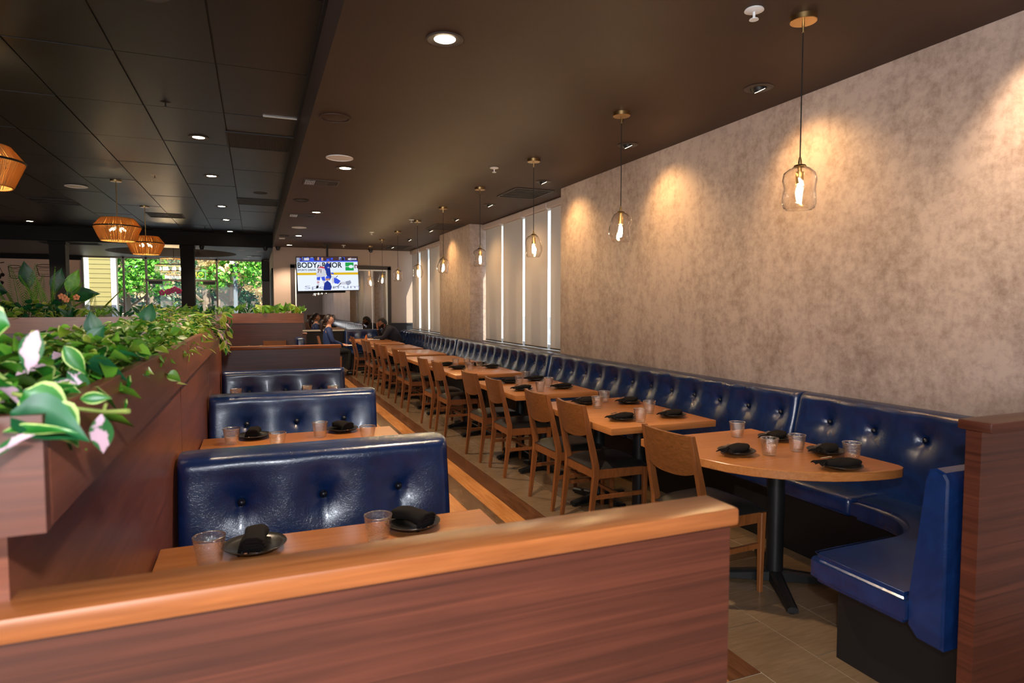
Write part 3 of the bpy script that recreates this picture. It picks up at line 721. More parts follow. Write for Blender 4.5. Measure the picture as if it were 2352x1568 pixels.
# return back by the end partition, seen end-on
b = bmesh.new(); prof = [(1.405, .32), (1.405, .92), (1.42, .945), (1.45, .955), (1.475, .945), (1.488, .91), (1.53, .47), (1.535, .36), (1.50, .325)]
va = [b.verts.new((2.175, y, z)) for y, z in prof]; vb = [b.verts.new((3.29, y, z)) for y, z in prof]
b.faces.new(va); b.faces.new(vb)
for i in range(len(prof)): j = (i+1) % len(prof); b.faces.new((va[i], va[j], vb[j], vb[i]))
bmesh.ops.bevel(b, geom=[x for x in b.edges if abs(x.verts[0].co.x-x.verts[1].co.x) < 1e-6 and x.verts[0].co.x < 2.3], offset=.008, segments=2, affect='EDGES')
mk('end_back', b, 'leather', t, smooth=True)
# far return along the end wall
bm, bp_ = cushion(1.3, .555, .10, [(.2, .4), (.5, .4), (.8, .4), (1.1, .4)], r=.04, lean=.02)
f = lambda u, v, w_: (2.0+u, 15.78-w_, .40+v)
mk('back_cushion', mapbm(bm, f), 'leather', t, smooth='all'); buttons([f(*p) for p in bp_], t, 0)
mk('seat_cushion', bx(2.0, 2.97, 15.32, 15.7, .36, .47, bev=.03, seg=3), 'leather', t, smooth='all'); mk('seat_base', bx(2.02, 3.0, 15.38, 15.8, .001, .36), 'black_laminate', t)

# ---------------------------------------------------------------- place settings
def make_glass(loc, label, k=1.0):
    t = thing('tumbler', loc, label, 'glass', 'pebbled glass tumblers')
    b = bmesh.new(); lathe(b, [(0, .0), (.031, 0), (.033, .003), (.0455, .088), (.0450, .0895), (.0436, .088), (.032, .012), (.02, .010), (0, .010)], loc, 28)
    mk('glass_body', b, 'tumbler', t, smooth='all')
    b = bmesh.new(); n = 28
    tube(b, [(loc[0]+.0448*math.cos(2*PI*i/n), loc[1]+.0448*math.sin(2*PI*i/n), loc[2]+.0885) for i in range(n+1)], .0013, 5, False); mk('rim', b, M['rimglass'], t, smooth='all')
    return t
M['rimglass'] = thin_glass('glass_rim', (.95, .95, .95, 1), .6, 1.5, .15, .6)[0]
def make_plate(loc, label):
    t = thing('plate', loc, label, 'plate', 'black side plates')
    b = bmesh.new(); lathe(b, [(0, .001), (.050, .001), (.056, .006), (.082, .012), (.094, .020), (.096, .0215), (.094, .023), (.080, .016), (.056, .010), (0, .009)], loc, 36)
    mk('plate_body', b, 'plate', t, smooth='all'); return t
def napkin_folded(loc, rz, label):
    """flat roll lying over the plate with stacked folds at its near end"""
    t = thing('napkin', loc, label, 'napkin', 'black cloth napkins'); 
    b = bmesh.new(); n = 18; secs_ = 7; rings = []
    for s in range(secs_+1):
        x = -.075+.15*s/secs_; ring = []
        for i in range(n):
            a = 2*PI*i/n; rr = 1+.05*math.sin(5*a+s*.7)
            ring.append((x, .034*math.copysign(abs(math.cos(a))**.7, math.cos(a))*rr*(1+.08*math.sin(s*1.3)), .024+.020*math.copysign(abs(math.sin(a))**.8, math.sin(a))*rr+.008*math.cos(PI*(s/secs_-.5))))
        rings.append([b.verts.new(p) for p in ring])
    for p, q in zip(rings, rings[1:]):
        for i in range(n): b.faces.new((p[i], p[(i+1) % n], q[(i+1) % n], q[i]))
    b.faces.new(rings[0]); b.faces.new(rings[-1])
    bm2 = bmesh.new()
    merge(bm2, b, Matrix.Translation(loc) @ Matrix.Rotation(rz, 4, 'Z')); mk('roll', bm2, 'napkin', t, smooth='all')
    b = bmesh.new()   # overlapping folds
    for k, (h, wdt) in enumerate(((.052, .030), (.041, .034), (.030, .037))):
        pts_ = [(-.078+.006*k, -wdt, h-.012), (-.081+.004*k, -wdt*.5, h-.001), (-.081+.004*k, wdt*.5, h-.001), (-.078+.006*k, wdt, h-.014), (-.070, wdt+.002, h-.032)]
        tube(b, pts_, .0052, 6)
    bm2 = bmesh.new(); merge(bm2, b, Matrix.Translation(loc) @ Matrix.Rotation(rz, 4, 'Z')); mk('folds', bm2, 'napkin', t, smooth='all')
    b = bmesh.new()
    for k in range(4): tube(b, [(-.055, -.012+.0055*k, .020), (-.096, -.012+.0055*k, .014)], .0011, 5)
    box(b, -.096, -.082, .012, .020, .012, .015)
    bm2 = bmesh.new(); merge(bm2, b, Matrix.Translation(loc) @ Matrix.Rotation(rz, 4, 'Z')); mk('fork_tines', bm2, 'steel', t)
    return t
def napkin_fan(loc, rz, label):
    """rolled cloth with diagonal creases and a loose pleated tail"""
    t = thing('napkin', loc, label, 'napkin', 'black cloth napkins')
    place = Matrix.Translation(loc) @ Matrix.Rotation(rz, 4, 'Z')
    b = bmesh.new(); n = 24; K = 18; rings = []
    for s in range(K+1):
        q = s/K; x = -.075+.175*q
        e = math.sin(PI*min(1, (q+.25)/1.25*.98))**.45 if q < 1 else .2
        wdt = .050*(.62+.38*min(1, q*2))*e; ht = .020*(.8+.2*q)*e
        ring = []
        for i in range(n):
            a = 2*PI*i/n; cr = .07*(((i/n*4+q*1.6) % 1)-.5)
            ring.append(b.verts.new((x, wdt*math.copysign(abs(math.cos(a))**.8, math.cos(a))*(1+cr), .019+max(-.014, ht*math.sin(a)*(1+cr*2.5))+.004*q)))
        rings.append(ring)
    for p, q in zip(rings, rings[1:]):
        for i in range(n): b.faces.new((p[i], p[(i+1) % n], q[(i+1) % n], q[i]))
    b.faces.new(rings[0]); b.faces.new(rings[-1])
    b2 = bmesh.new(); merge(b2, b, place); mk('roll', b2, 'napkin', t, smooth='all')
    b = bmesh.new(); W_ = 14; g = []
    for lay in (0, 1):
        for k in range(5):
            q = k/4; row = []
            for i in range(W_+1):
                a = (-1+2*i/W_)*(.35+.35*q); rr = .020+.058*q*(1-.18*((i*5) % 3))
                zz = .026-.014*q+(.007*q if i % 2 else -.003)+.010*math.cos(a*1.5)-(.004 if lay else 0)
                row.append(b.verts.new((-.058-rr*math.cos(a), rr*math.sin(a)*1.15, max(.003, zz))))
            g.append(row)
    for lay in (0, 1):
        for k in range(4):
            for i in range(W_): b.faces.new((g[lay*5+k][i], g[lay*5+k][i+1], g[lay*5+k+1][i+1], g[lay*5+k+1][i]))
    for i in range(W_): b.faces.new((g[4][i], g[4][i+1], g[9][i+1], g[9][i])); b.faces.new((g[0][i], g[0][i+1], g[5][i+1], g[5][i]))
    for k in range(4): b.faces.new((g[k][0], g[k+1][0], g[5+k+1][0], g[5+k][0])); b.faces.new((g[k][W_], g[k+1][W_], g[5+k+1][W_], g[5+k][W_]))
    b2 = bmesh.new(); merge(b2, b, place); mk('pleats', b2, 'napkin', t)
    b = bmesh.new()
    for k in range(4): tube(b, [(-.04, .010+.004*k, .044), (-.088, .014+.0045*k, .037)], .001, 5)
    b2 = bmesh.new(); merge(b2, b, place); mk('fork_tines', b2, 'steel', t)
    return t
glass0 = make_glass((0, 0, 0), 'x'); plate0 = make_plate((0, 0, 0), 'x'); nf0 = napkin_folded((0, 0, 0), 0, 'x'); nr0 = napkin_fan((0, 0, 0), 0, 'x')
usedp = set()
def put(proto, loc, rz, label, z=.7505):
    k = proto.name
    if k in usedp: o = copy_tree(proto)
    else: o = proto; usedp.add(k)
    o.location = (loc[0], loc[1], z); o.rotation_euler.z = rz; o['label'] = label; return o
desc = {1: 'curved bench table', 2: 'second bench table', 3: 'third bench table', 4: 'fourth bench table', 5: 'nearest booth table', 6: 'second booth table'}
G = {1: [(2.609, 2.907, 'far left'), (2.442, 2.485, 'front centre'), (2.64, 2.495, 'back centre'), (2.743, 2.247, 'far right, rightmost')],
     2: [(2.58, 4.383, 'far left'), (2.375, 4.137, 'left, second from left'), (2.608, 3.8, 'right end'), (2.35, 3.526, 'front, beside the near plate')],
     3: [(2.595, 6.009, 'far'), (2.387, 5.688, 'leftmost'), (2.58, 5.423, 'rightmost'), (2.364, 5.143, 'nearest')],
     4: [(2.565, 7.878, 'far'), (2.393, 7.835, 'leftmost'), (2.57, 7.406, 'rightmost'), (2.38, 7.192, 'nearest')],
     5: [(-.14, 2.031, 'left, in front of the navy bench'), (.356, 2.034, 'right, in front of the navy bench')],
     6: [(-.135, 3.812, 'leftmost'), (.338, 3.823, 'third from the left'), (.097, 3.587, 'second from left, half hidden'), (.576, 3.593, 'rightmost, half hidden')]}
P = {1: [(2.308, 2.573, 'front left', .25), (2.757, 2.762, 'far side', .3), (2.745, 2.40, 'behind the rightmost tumbler', .35), (2.553, 2.148, 'nearest, on its curved end', -.35)],
     2: [(2.399, 4.363, 'far left', .3), (2.734, 4.264, 'far side beside the bench', .25), (2.284, 3.642, 'front left', .25), (2.676, 3.621, 'right side by the bench', .3)],
     3: [(2.357, 5.865, 'far left', .3), (2.682, 5.953, 'far side', .25), (2.259, 5.295, 'front left', .3), (2.661, 5.279, 'right side', .25)],
     4: [(2.281, 7.9, 'far left', .3), (2.684, 7.77, 'far side', .25), (2.296, 7.398, 'front left', .3), (2.727, 7.378, 'right side', .25)],
     5: [(-.016, 2.115, 'left', PI/2-.1), (.493, 2.131, 'right', PI/2+.5)],
     6: [(-.023, 3.943, 'left', PI/2-.1), (.483, 3.954, 'right', PI/2+.35)]}
for k in G:
    for (x, y, d) in G[k]: put(glass0, (x, y), R()*6, 'clear pebbled tumbler, %s on the %s' % (d, desc[k]))
    for (x, y, d, rz) in P[k]:
        put(plate0, (x, y), 0, 'black plate under a napkin, %s of the %s' % (d, desc[k]))
        if k in (5, 6): put(nf0, (x, y), rz, 'black napkin rolled around cutlery on the %s plate of the %s' % (d, desc[k]), .762)
        else: put(nr0, (x, y), rz+R()*.15, 'black pleated napkin on a plate, %s of the %s' % (d, desc[k]), .760)
for (x, y, d) in ((-.16, 5.631, 'left'), (.398, 5.653, 'middle'), (.60, 5.55, 'right')): put(glass0, (x, y), 0, 'tumbler rim showing above the middle navy bench, %s one' % d)
for (x, y, d) in ((-.10, 11.8, 'left'), (.09, 11.8, 'right')): put(glass0, (x, y), 0, 'distant tumbler on the booth table beyond the pale partition, %s one' % d)
for (x, y, d) in ((-.28, 11.75, 'left'), (.28, 11.75, 'right')):
    put(plate0, (x, y), 0, 'distant black plate beyond the pale partition, %s one' % d); put(nf0, (x, y), 0, 'distant folded black napkin beyond the pale partition, %s one' % d, .762)

# ---------------------------------------------------------------- pendants over the long table row
def make_pendant(loc):
    t = thing('glass_pendant', loc, 'x', 'pendant lamp', 'clear glass pendants over the table row'); x, y, z = loc   # z = ceiling
    b = bmesh.new(); lathe(b, [(0, 0), (.062, 0), (.062, -.024), (.060, -.026), (0, -.026)], (x, y, z), 28); mk('canopy', b, 'brass', t, smooth=True)
    b = bmesh.new(); tube(b, [(x, y, z-.02), (x, y, z-.075)], .0065, 8); mk('stem', b, 'brass', t, smooth=True)
    b = bmesh.new(); tube(b, [(x, y, z-.07), (x-.0015, y, z-.35), (x, y, z-.68)], .0032, 6); mk('cord', b, 'cord', t, smooth=True)
    g = z-.925
    b = bmesh.new(); lathe(b, [(0, .258), (.004, .258), (.009, .235), (.009, .222), (.027, .216), (.030, .208), (.0, .206)], (x, y, g), 16); mk('cap', b, 'brass', t, smooth=True)
    b = bmesh.new(); lathe(b, [(0, .205), (.010, .205), (.010, .185), (.019, .183), (.019, .125), (0, .125)], (x, y, g), 16); mk('socket', b, 'brass', t, smooth=True)
    def dent(a, zz): return 1+.12*math.cos(a-.6)*math.sin((zz-.02)*33)+.09*math.cos(2*a+1.2)*math.sin(zz*44+.5)-.13*math.exp(-((a-3.4)/.6)**2-((zz-.095)/.03)**2)
    pr = [(.058, .0), (.067, .006), (.076, .03), (.079, .06), (.077, .10), (.078, .14), (.070, .175), (.050, .198), (.026, .208)]
    b = bmesh.new(); lathe(b, pr, (x, y, g), 36, fn=dent); mk('glass_shade', b, 'shade_glass', t, smooth='all')
    b = bmesh.new(); lathe(b, [(0, .032), (.009, .036), (.0135, .055), (.0135, .10), (.008, .118), (.008, .126), (0, .126)], (x, y, g), 14); mk('bulb', b, 'bulb', t, smooth='all')
    return t
pend0 = make_pendant((0, 0, CZ))
for i, y in enumerate((2.374, 4.013, 5.572, 7.123, 8.709, 10.226, 11.778, 13.342, 14.85)):
    o = pend0 if i == 0 else copy_tree(pend0)
    o.location = (2.487, y, CZ); o.rotation_euler.z = i*2.1+.3
    o['label'] = 'dented clear glass pendant with a glowing bulb, %s from the camera over the table row' % ORD[i]

# rope lanterns on the left
def make_lantern(loc):
    t = thing('rope_lantern', loc, 'x', 'pendant lamp', 'woven rope lanterns'); x, y, z = loc
    b = bmesh.new(); lathe(b, [(0, 0), (.07, 0), (.07, -.022), (0, -.024)], (x, y, z), 24); mk('canopy', b, 'brass', t, smooth=True)
    b = bmesh.new(); tube(b, [(x, y, z-.02), (x, y, z-.66)], .006, 8); mk('rod', b, 'brass', t, smooth=True)
    zt, zm, zb = z-.515, z-.625, z-.81; rt, rm, rb = .195, .28, .20
    def ring(r_, zz, th, m, nm):
        b = bmesh.new(); tube(b, [(x+r_*math.cos(2*PI*i/48), y+r_*math.sin(2*PI*i/48), zz) for i in range(49)], th, 6, False); mk(nm, b, m, t, smooth=True)
    ring(rt, zt, .006, 'rope', 'top_ring'); ring(rm+.002, zm, .0085, 'black_metal', 'middle_ring'); ring(rb, zb, .006, 'rope', 'bottom_ring')
    b = bmesh.new(); n = 110
    for i in range(n):
        a0 = 2*PI*i/n; a1 = a0+.02*random.uniform(-1, 1)
        for (r0, z0, r1, z1) in ((rt, zt, rm, zm), (rm, zm, rb, zb)):
            wdt = .0068*random.uniform(.8, 1.25)
            p = [(x+r0*math.cos(a0), y+r0*math.sin(a0), z0), (x+r1*math.cos(a1), y+r1*math.sin(a1), z1)]
            tube(b, p, wdt*.9, 4, False)
    mk('rope_cords', b, 'rope', t, smooth='all')['kind'] = 'stuff'
    b = bmesh.new()
    for k in range(6): a = k*PI/3; tube(b, [(x, y, zt), (x+rt*math.cos(a), y+rt*math.sin(a), zt)], .004, 5)
    mk('spider_frame', b, 'black_metal', t)
    b = bmesh.new(); lathe(b, [(0, 0), (.03, 0), (.03, -.05), (0, -.05)], (x, y, zm+.06), 16); mk('hub', b, 'brass', t, smooth=True)
    for k in range(4):
        a = .4+k*PI/2; d = Vector((math.cos(a)*.75, math.sin(a)*.75, -.65)).normalized(); p0 = Vector((x, y, zm+.035))+d*.035
        b = bmesh.new(); tube(b, [p0, p0+d*.035], .012, 8); mk('socket', b, 'brass', t, smooth=True)
        b = bmesh.new(); tube(b, [p0+d*.035, p0+d*.05, p0+d*.085, p0+d*.105], [.008, .0125, .0125, .006], 8); mk('bulb', b, 'lbulb', t, smooth='all')
    return t
lan0 = make_lantern((0, 0, TZ))
for i, (y, d) in enumerate(((5.85, 'cut by the left edge of the picture'), (9.97, 'the larger of the two hanging together'), (12.36, 'the smaller one farther back'))):
    o = lan0 if i == 0 else copy_tree(lan0); o.location = (-1.87 if i == 0 else -1.70, y, TZ); o.rotation_euler.z = i*.9
    o['label'] = 'glowing woven rope lantern, ' + d

# ---------------------------------------------------------------- ceiling fittings
def make_downlight(loc, bright=True):
    t = thing('downlight', loc, 'x', 'ceiling light', 'round ceiling downlights'); x, y, z = loc
    b = bmesh.new(); lathe(b, [(.055, -.001), (.095, -.001), (.097, -.004), (.090, -.009), (.060, -.006), (.055, -.001)], (x, y, z), 32); mk('trim_ring', b, 'vent', t, smooth=True)
    b = bmesh.new(); lathe(b, [(0, -.003), (.056, -.003)], (x, y, z), 24); mk('lens', b, 'led' if bright else 'led_dim', t)
    return t
dl = make_downlight((0, 0, 0)); first = True
def spot(loc, e, tgt=None, size=1.9, blend=.6, col=WARM, r=.04):
    o = lamp('spot_lamp', 'SPOT', loc, e, col, shadow_soft_size=r, spot_size=size, spot_blend=blend)
    if tgt is not None: o.rotation_euler = (Vector(tgt)-Vector(loc)).to_track_quat('-Z', 'Y').to_euler()
    return o
DLR = [(.95, 3.273), (.875, 6.636), (.87, 9.857), (.826, 13.231), (.75, 15.3)]
for i, (x, y) in enumerate(DLR):
    o = dl if first else copy_tree(dl); first = False; o.location = (x, y, CZ); o['label'] = 'lit round downlight in the brown ceiling above the aisle, %s from the camera' % ORD[i]
    spot((x, y, CZ-.03), 95)
for i, (x, y) in enumerate(((-.49, 4.0), (-.49, 7.145), (-.49, 9.17), (-.49, 11.85), (-.49, 13.645), (-.49, 15.7), (-4.11, 15.32))):
    o = copy_tree(dl); o.location = (x, y, TZ-.004); o['label'] = 'lit round downlight in the black tiled ceiling, ' + (('%s of the row left of the soffit' % ORD[i]) if i < 6 else 'alone at the far left by the beam')
    spot((x, y, TZ-.04), 60)
for i, (px, py) in enumerate(((-.30, 17.1), (.15, 17.3), (-4.0, 17.0), (.1, 19.2), (-1.1, 20.2), (-.2, 20.2), (-3.0, 20.2))):
    b = bmesh.new(); lathe(b, [(0, -.006), (.085, -.006), (.095, -.001)], (px, py, CZ), 20)
    tag(mk('downlight', b, 'white_plastic', smooth=True, origin=(px, py, CZ)), 'pale unlit disc light in the far ceiling around the round recess, number %d from the left column' % (i+1) if 0 else 'pale unlit disc light in the far ceiling, ' + ['just right of the right black column', 'nearest the side wall corner', 'at the left above the palms', 'beside the small far vent', 'over the OPEN sign', 'over the right entrance pane', 'over the left entrance pane'][i], 'ceiling light', 'round ceiling downlights')
# tilted wall-washing eyeballs
def make_eyeball(loc):
    t = thing('eyeball_light', loc, 'x', 'ceiling light', 'tilted eyeball lights along the wall'); x, y, z = loc
    b = bmesh.new(); lathe(b, [(.050, -.001), (.088, -.001), (.090, -.004), (.080, -.008), (.052, -.006)], (x, y, z), 28); mk('trim_ring', b, 'vent', t, smooth=True)
    b = bmesh.new(); tmp = bmesh.new(); lathe(tmp, [(.0, -.02), (.045, -.02), (.047, .035), (.0, .035)], (0, 0, 0), 20)
    mm = Matrix.Translation((x+.0, y, z+.002)) @ Matrix.Rotation(math.radians(-28), 4, 'Y'); merge(b, tmp, mm); mk('lamp_cup', b, 'black_metal', t, smooth=True)
    b = bmesh.new(); tmp = bmesh.new(); lathe(tmp, [(.0, -.0215), (.034, -.0215)], (0, 0, 0), 18); merge(b, tmp, mm); mk('lens', b, 'led', t)
    return t
eb = make_eyeball((0, 0, 0))
for i, y in enumerate((3.231, 4.772, 6.50, 8.246, 9.793, 11.40, 13.126, 14.9)):
    o = eb if i == 0 else copy_tree(eb); o.location = (3.02, y, CZ); o['label'] = 'tilted eyeball spotlight in the ceiling beside the right wall, %s from the camera' % ORD[i]
    spot((3.0, y+.0, CZ-.06), 26, (3.42, y-.15, 2.05), size=1.75, blend=1.0, col=(1.0, .58, .22), r=.06)
spot((3.02, 1.7, CZ-.05), 40, (3.42, 1.8, 2.28), size=1.25, blend=1.0, col=(1.0, .70, .42))
# speakers, sprinklers, cameras
def disc(name, x, y, z, r, m, label, cat, group=None):
    t = thing(name, (x, y, z), label, cat, group)
    b = bmesh.new(); lathe(b, [(r*.86, -.001), (r, -.001), (r, -.008), (r*.86, -.010), (r*.86, -.001)], (x, y, z), 32); mk('rim', b, m, t, smooth=True)
    b = bmesh.new(); lathe(b, [(0, -.009), (r*.5, -.008), (r*.86, -.004)], (x, y, z), 32); mk('grille', b, m, t, smooth=True)
disc('ceiling_speaker', .766, 6.199, CZ, .125, 'white_plastic', 'white round ceiling speaker just above a lit downlight, nearer one', 'speaker', 'ceiling speakers')
disc('ceiling_speaker', .75, 11.855, CZ, .125, 'white_plastic', 'white round ceiling speaker farther back over the aisle', 'speaker', 'ceiling speakers')
disc('ceiling_speaker', .58, 4.912, CZ, .115, 'ceiling', 'brown round ceiling speaker painted like the ceiling, nearest one by the soffit', 'speaker', 'ceiling speakers')
disc('ceiling_speaker', .586, 8.816, CZ, .10, 'ember', 'small dark round ceiling cover left of the third small vent', 'speaker', 'ceiling speakers')
disc('ceiling_speaker', .56, 13.3, CZ, .10, 'ember', 'small dark round ceiling cover farthest back by the soffit', 'speaker', 'ceiling speakers')
disc('ceiling_speaker', .108, 10.244, TZ, .10, 'ember', 'small dark round cover in the black tiles near the far grille', 'speaker', 'ceiling speakers')
disc('ceiling_speaker', -2.297, 10.634, TZ-.01, .14, 'white_plastic', 'pinkish white round speaker in the black tiles left of the lanterns', 'speaker', 'ceiling speakers')
def sprinkler(x, y, z, label, m='white_metal'):
    t = thing('sprinkler', (x, y, z), label, 'sprinkler', 'ceiling sprinklers')
    b = bmesh.new(); lathe(b, [(0, 0), (.042, 0), (.045, -.006), (.022, -.012), (0, -.012)], (x, y, z), 20); mk('escutcheon', b, m, t, smooth=True)
    b = bmesh.new(); tube(b, [(x, y, z-.01), (x, y, z-.045)], .006, 8); mk('nozzle', b, m, t)
    b = bmesh.new(); lathe(b, [(0, -.044), (.020, -.044), (.022, -.048), (0, -.048)], (x, y, z), 12); mk('deflector', b, m, t)
for x, y, l in ((2.212, 2.407, 'at the top right beside the nearest pendant'), (2.265, 6.053, 'left of the second eyeball light'), (2.361, 10.113, 'beside the fifth pendant'), (2.065, 12.097, 'left of the far pendants'), (1.9, 14.9, 'above the television mount')): sprinkler(x, y, CZ, 'small white sprinkler head in the brown ceiling, '+l)
sprinkler(-.655, 6.033, TZ, 'dark sprinkler head in the black tiles, nearest on the left', 'black_metal'); sprinkler(-1.167, 9.383, TZ, 'sprinkler head in the black tiles right of the larger rope lantern', 'grey_metal'); sprinkler(-.95, 14.9, TZ, 'tiny dark sprinkler head near the beam', 'black_metal')
for x, y, z, l in ((-1.12, 16.4, CZ, 'at the right side of the right black column'), (.25, 16.1, CZ, 'left one at the corner of beam and end wall'), (.52, 15.8, CZ, 'right one at the corner of beam and end wall'), (2.63, 15.6, CZ, 'by the farthest pendant')):
    t = thing('dome_camera', (x, y, z), 'black dome security camera, '+l, 'camera', 'dome cameras')
    b = bmesh.new(); lathe(b, [(0, 0), (.055, 0), (.055, -.03), (.045, -.035)], (x, y, z), 20); mk('housing', b, 'black_metal', t, smooth=True)
    b = bmesh.new(); ball(b, (x, y, z-.045), .046, 14); mk('dome', b, M['button'], t, smooth='all')
# small three-part registers
def register(x, y, label):
    t = thing('ceiling_register', (x, y, CZ), label, 'air vent', 'small ceiling registers'); w2_ = .19; h2 = .16
    b = bx(x-w2_, x+w2_, y-h2, y+h2, CZ-.008, CZ-.001); mk('frame', b, 'vent', t)
    mk('grille', bx(x-.07, x+.07, y-h2+.03, y+h2-.03, CZ-.011, CZ-.008), 'ember', t)
    for s in (-1, 1):
        b = bmesh.new()
        for k in range(6):
            for r_ in range(2):
                x_ = x+s*.125-.045+.018*k; y_ = y-.06+.12*r_; box(b, x_-.005, x_+.005, y_-.045, y_+.045, CZ-.0135, CZ-.008)
        mk('louvre', b, 'nickel' if s < 0 else 'grid', t)
for x, y, l in ((.722, 7.502, 'nearest, beyond the white speaker'), (.70, 10.315, 'second along the aisle'), (.666, 13.812, 'farthest, near the end wall')): register(x, y, 'small dark three-part ceiling register, '+l)
register(0.0, 19.0, 'small dark register in the far ceiling by the entrance')
# long slotted grilles
def grille(x0, x1, y0, y1, z, label, slats, alongx=True, m='ember', fr='vent'):
    t = thing('air_grille', ((x0+x1)/2, (y0+y1)/2, z), label, 'air vent', 'large ceiling grilles')
    b = bmesh.new(); e = .02
    box(b, x0, x1, y0, y0+e, z-.012, z-.001); box(b, x0, x1, y1-e, y1, z-.012, z-.001); box(b, x0, x0+e, y0+e, y1-e, z-.012, z-.001); box(b, x1-e, x1, y0+e, y1-e, z-.012, z-.001); mk('frame', b, fr, t)
    mk('backing', bx(x0+e, x1-e, y0+e, y1-e, z-.003, z-.001), m, t)
    for k in range(slats):
        if alongx: yy = y0+e+(y1-y0-2*e)*(k+1)/(slats+1); mk('slat', bx(x0+e, x1-e, yy-.008, yy+.008, z-.011, z-.004), fr, t)
        else: xx = x0+e+(x1-x0-2*e)*(k+1)/(slats+1); mk('slat', bx(xx-.005, xx+.005, y0+e, y1-e, z-.011, z-.004), fr, t)
    return t
for y0, y1, l in ((6.94, 7.56, 'nearest, at the window corner'), (10.42, 11.19, 'middle one near the plaster pier'), (14.48, 15.25, 'farthest, by the end wall')): grille(2.865, 3.375, y0, y1, CZ, 'black slotted ceiling grille beside the right wall, '+l, 5)
grille(-.235, .40, 6.78, 7.42, TZ-.004, 'black egg-crate return grille in the tiled ceiling, nearest by the soffit', 30, False, 'ember', 'grid')
grille(-.235, .40, 10.83, 11.45, TZ-.004, 'black egg-crate return grille in the tiled ceiling, second by the soffit', 30, False, 'ember', 'grid')
grille(-.235, .40, 15.3, 15.9, TZ-.004, 'black egg-crate return grille in the tiled ceiling, farthest by the beam', 30, False, 'ember', 'grid')
grille(-1.8, -1.2, 13.1, 13.7, TZ-.004, 'open black ceiling vent beside the smaller lantern', 3, True, 'ember', 'grid')
grille(-3.25, -2.66, 12.0, 12.6, TZ-.004, 'plain black ceiling panel left of the lanterns', 1, True, 'ember', 'ember')
grille(-4.3, -3.2, 16.5, 16.9, CZ, 'flat black ceiling vent behind the left black column', 2, True, 'ember', 'ember')
# a worn pale edge on the near tile joint and along the soffit
mk('worn_edge', bx(.10, .385, 6.125, 6.150, TZ-.012, TZ-.004), 'nickel', tray)
tag(mk('trim_4', bx(SXX-.02, SXX-.001, -4, 16.1, TZ-.022, TZ-.002), 'grid'), kind='structure')

# ---------------------------------------------------------------- columns
for x0, x1, l in ((-4.06, -3.765, 'left black square column before the palms'), (-1.56, -1.285, 'right black square column before the entrance windows')):
    t = thing('column', ((x0+x1)/2, 16.45, 0), l, 'column', 'black columns')
    mk('shaft', bx(x0, x1, 16.3, 16.6, .001, CZ-.001), 'black_paint', t); mk('collar', bx(x0-.015, x1+.015, 16.285, 16.615, CZ-.07, CZ-.002), 'black_paint', t)

# ---------------------------------------------------------------- television
SCR = {}
def sc(name, col, s=1.0):
    if name not in SCR: SCR[name] = emis('screen_'+name, col, s*.42)
    return SCR[name]
tvx, tvy, tvz = 1.53, 14.7, 2.25; TW, TH = 1.315, .745
t = thing('television', (tvx, tvy, tvz), 'large hanging television showing an ice hockey game before the end wall', 'television')
roll = Matrix.Rotation(-.030, 4, 'Y')
def tvm(bm): bmesh.ops.transform(bm, matrix=Matrix.Translation((tvx, tvy, tvz)) @ roll, verts=bm.verts); return bm
mk('housing', tvm(bx(-TW/2-.012, TW/2+.012, .0, .05, -TH/2-.014, TH/2+.012, bev=.004)), 'black_metal', t)
YS = -.001
def quad(x0, x1, z0, z1, d, m, nm, par=t):
    b = bmesh.new(); vs = [b.verts.new(p) for p in ((x0, YS-d, z0), (x1, YS-d, z0), (x1, YS-d, z1), (x0, YS-d, z1))]; b.faces.new(vs); return mk(nm, tvm(b), m, par)
def poly(pts, d, m, nm, par=t):
    b = bmesh.new(); b.faces.new([b.verts.new(((u-.5)*TW, YS-d, (v-.5)*TH)) for u, v in pts]); return mk(nm, tvm(b), m, par)
white = sc('ice', (.74, .80, .95, 1), 1.15); ad_w = sc('board_white', (.72, .80, .90, 1), 1.1); yel = sc('yellow', (.75, .48, .02, 1), 1.0)
navy = sc('navy', (.02, .04, .30, 1), 1.0); blu = sc('blue', (.05, .10, .75, 1), 1.0); blk = sc('black', (.02, .02, .03, 1), 1.0); wh2 = sc('jersey', (.62, .62, .70, 1), 1.05)
red = sc('red', (.65, .03, .06, 1), 1.0); grn = sc('green', (.02, .36, .07, 1), 1.0); gry = sc('grey', (.33, .36, .48, 1), 1.0); brn = sc('crowd', (.07, .035, .04, 1), 1.0); skn = sc('skin', (.55, .28, .2, 1), 1.0)
scr = quad(-TW/2, TW/2, -TH/2, TH/2, 0, white, 'screen')
def uq(u0, u1, v0, v1, d, m, nm='picture'): return quad((u0-.5)*TW, (u1-.5)*TW, (v0-.5)*TH, (v1-.5)*TH, d, m, nm, scr)
def up(pts, d, m, nm='picture'): return poly(pts, d, m, nm, scr)
uq(0, 1, .88, 1, .001, brn); uq(0, 1, .855, .89, .0015, blu); uq(0, 1, .53, .855, .001, ad_w); uq(0, 1, .465, .535, .0015, yel)
rr = random.Random(3)
for k in range(26):
    u = rr.random()*.96; uq(u, u+.012+.03*rr.random(), .89+.03*rr.random(), .95+.05*rr.random(), .0018+.00002*k, rr.choice([blk, wh2, navy, gry, blu, skn, brn]))
uq(.21, .28, .87, .97, .0025, blu); uq(.12, .2, .90, .975, .0024, wh2); uq(.0, .05, .86, .98, .0024, gry)
uq(.84, .98, .915, .955, .0026, ad_w); uq(.88, .97, .92, .95, .0028, gry)
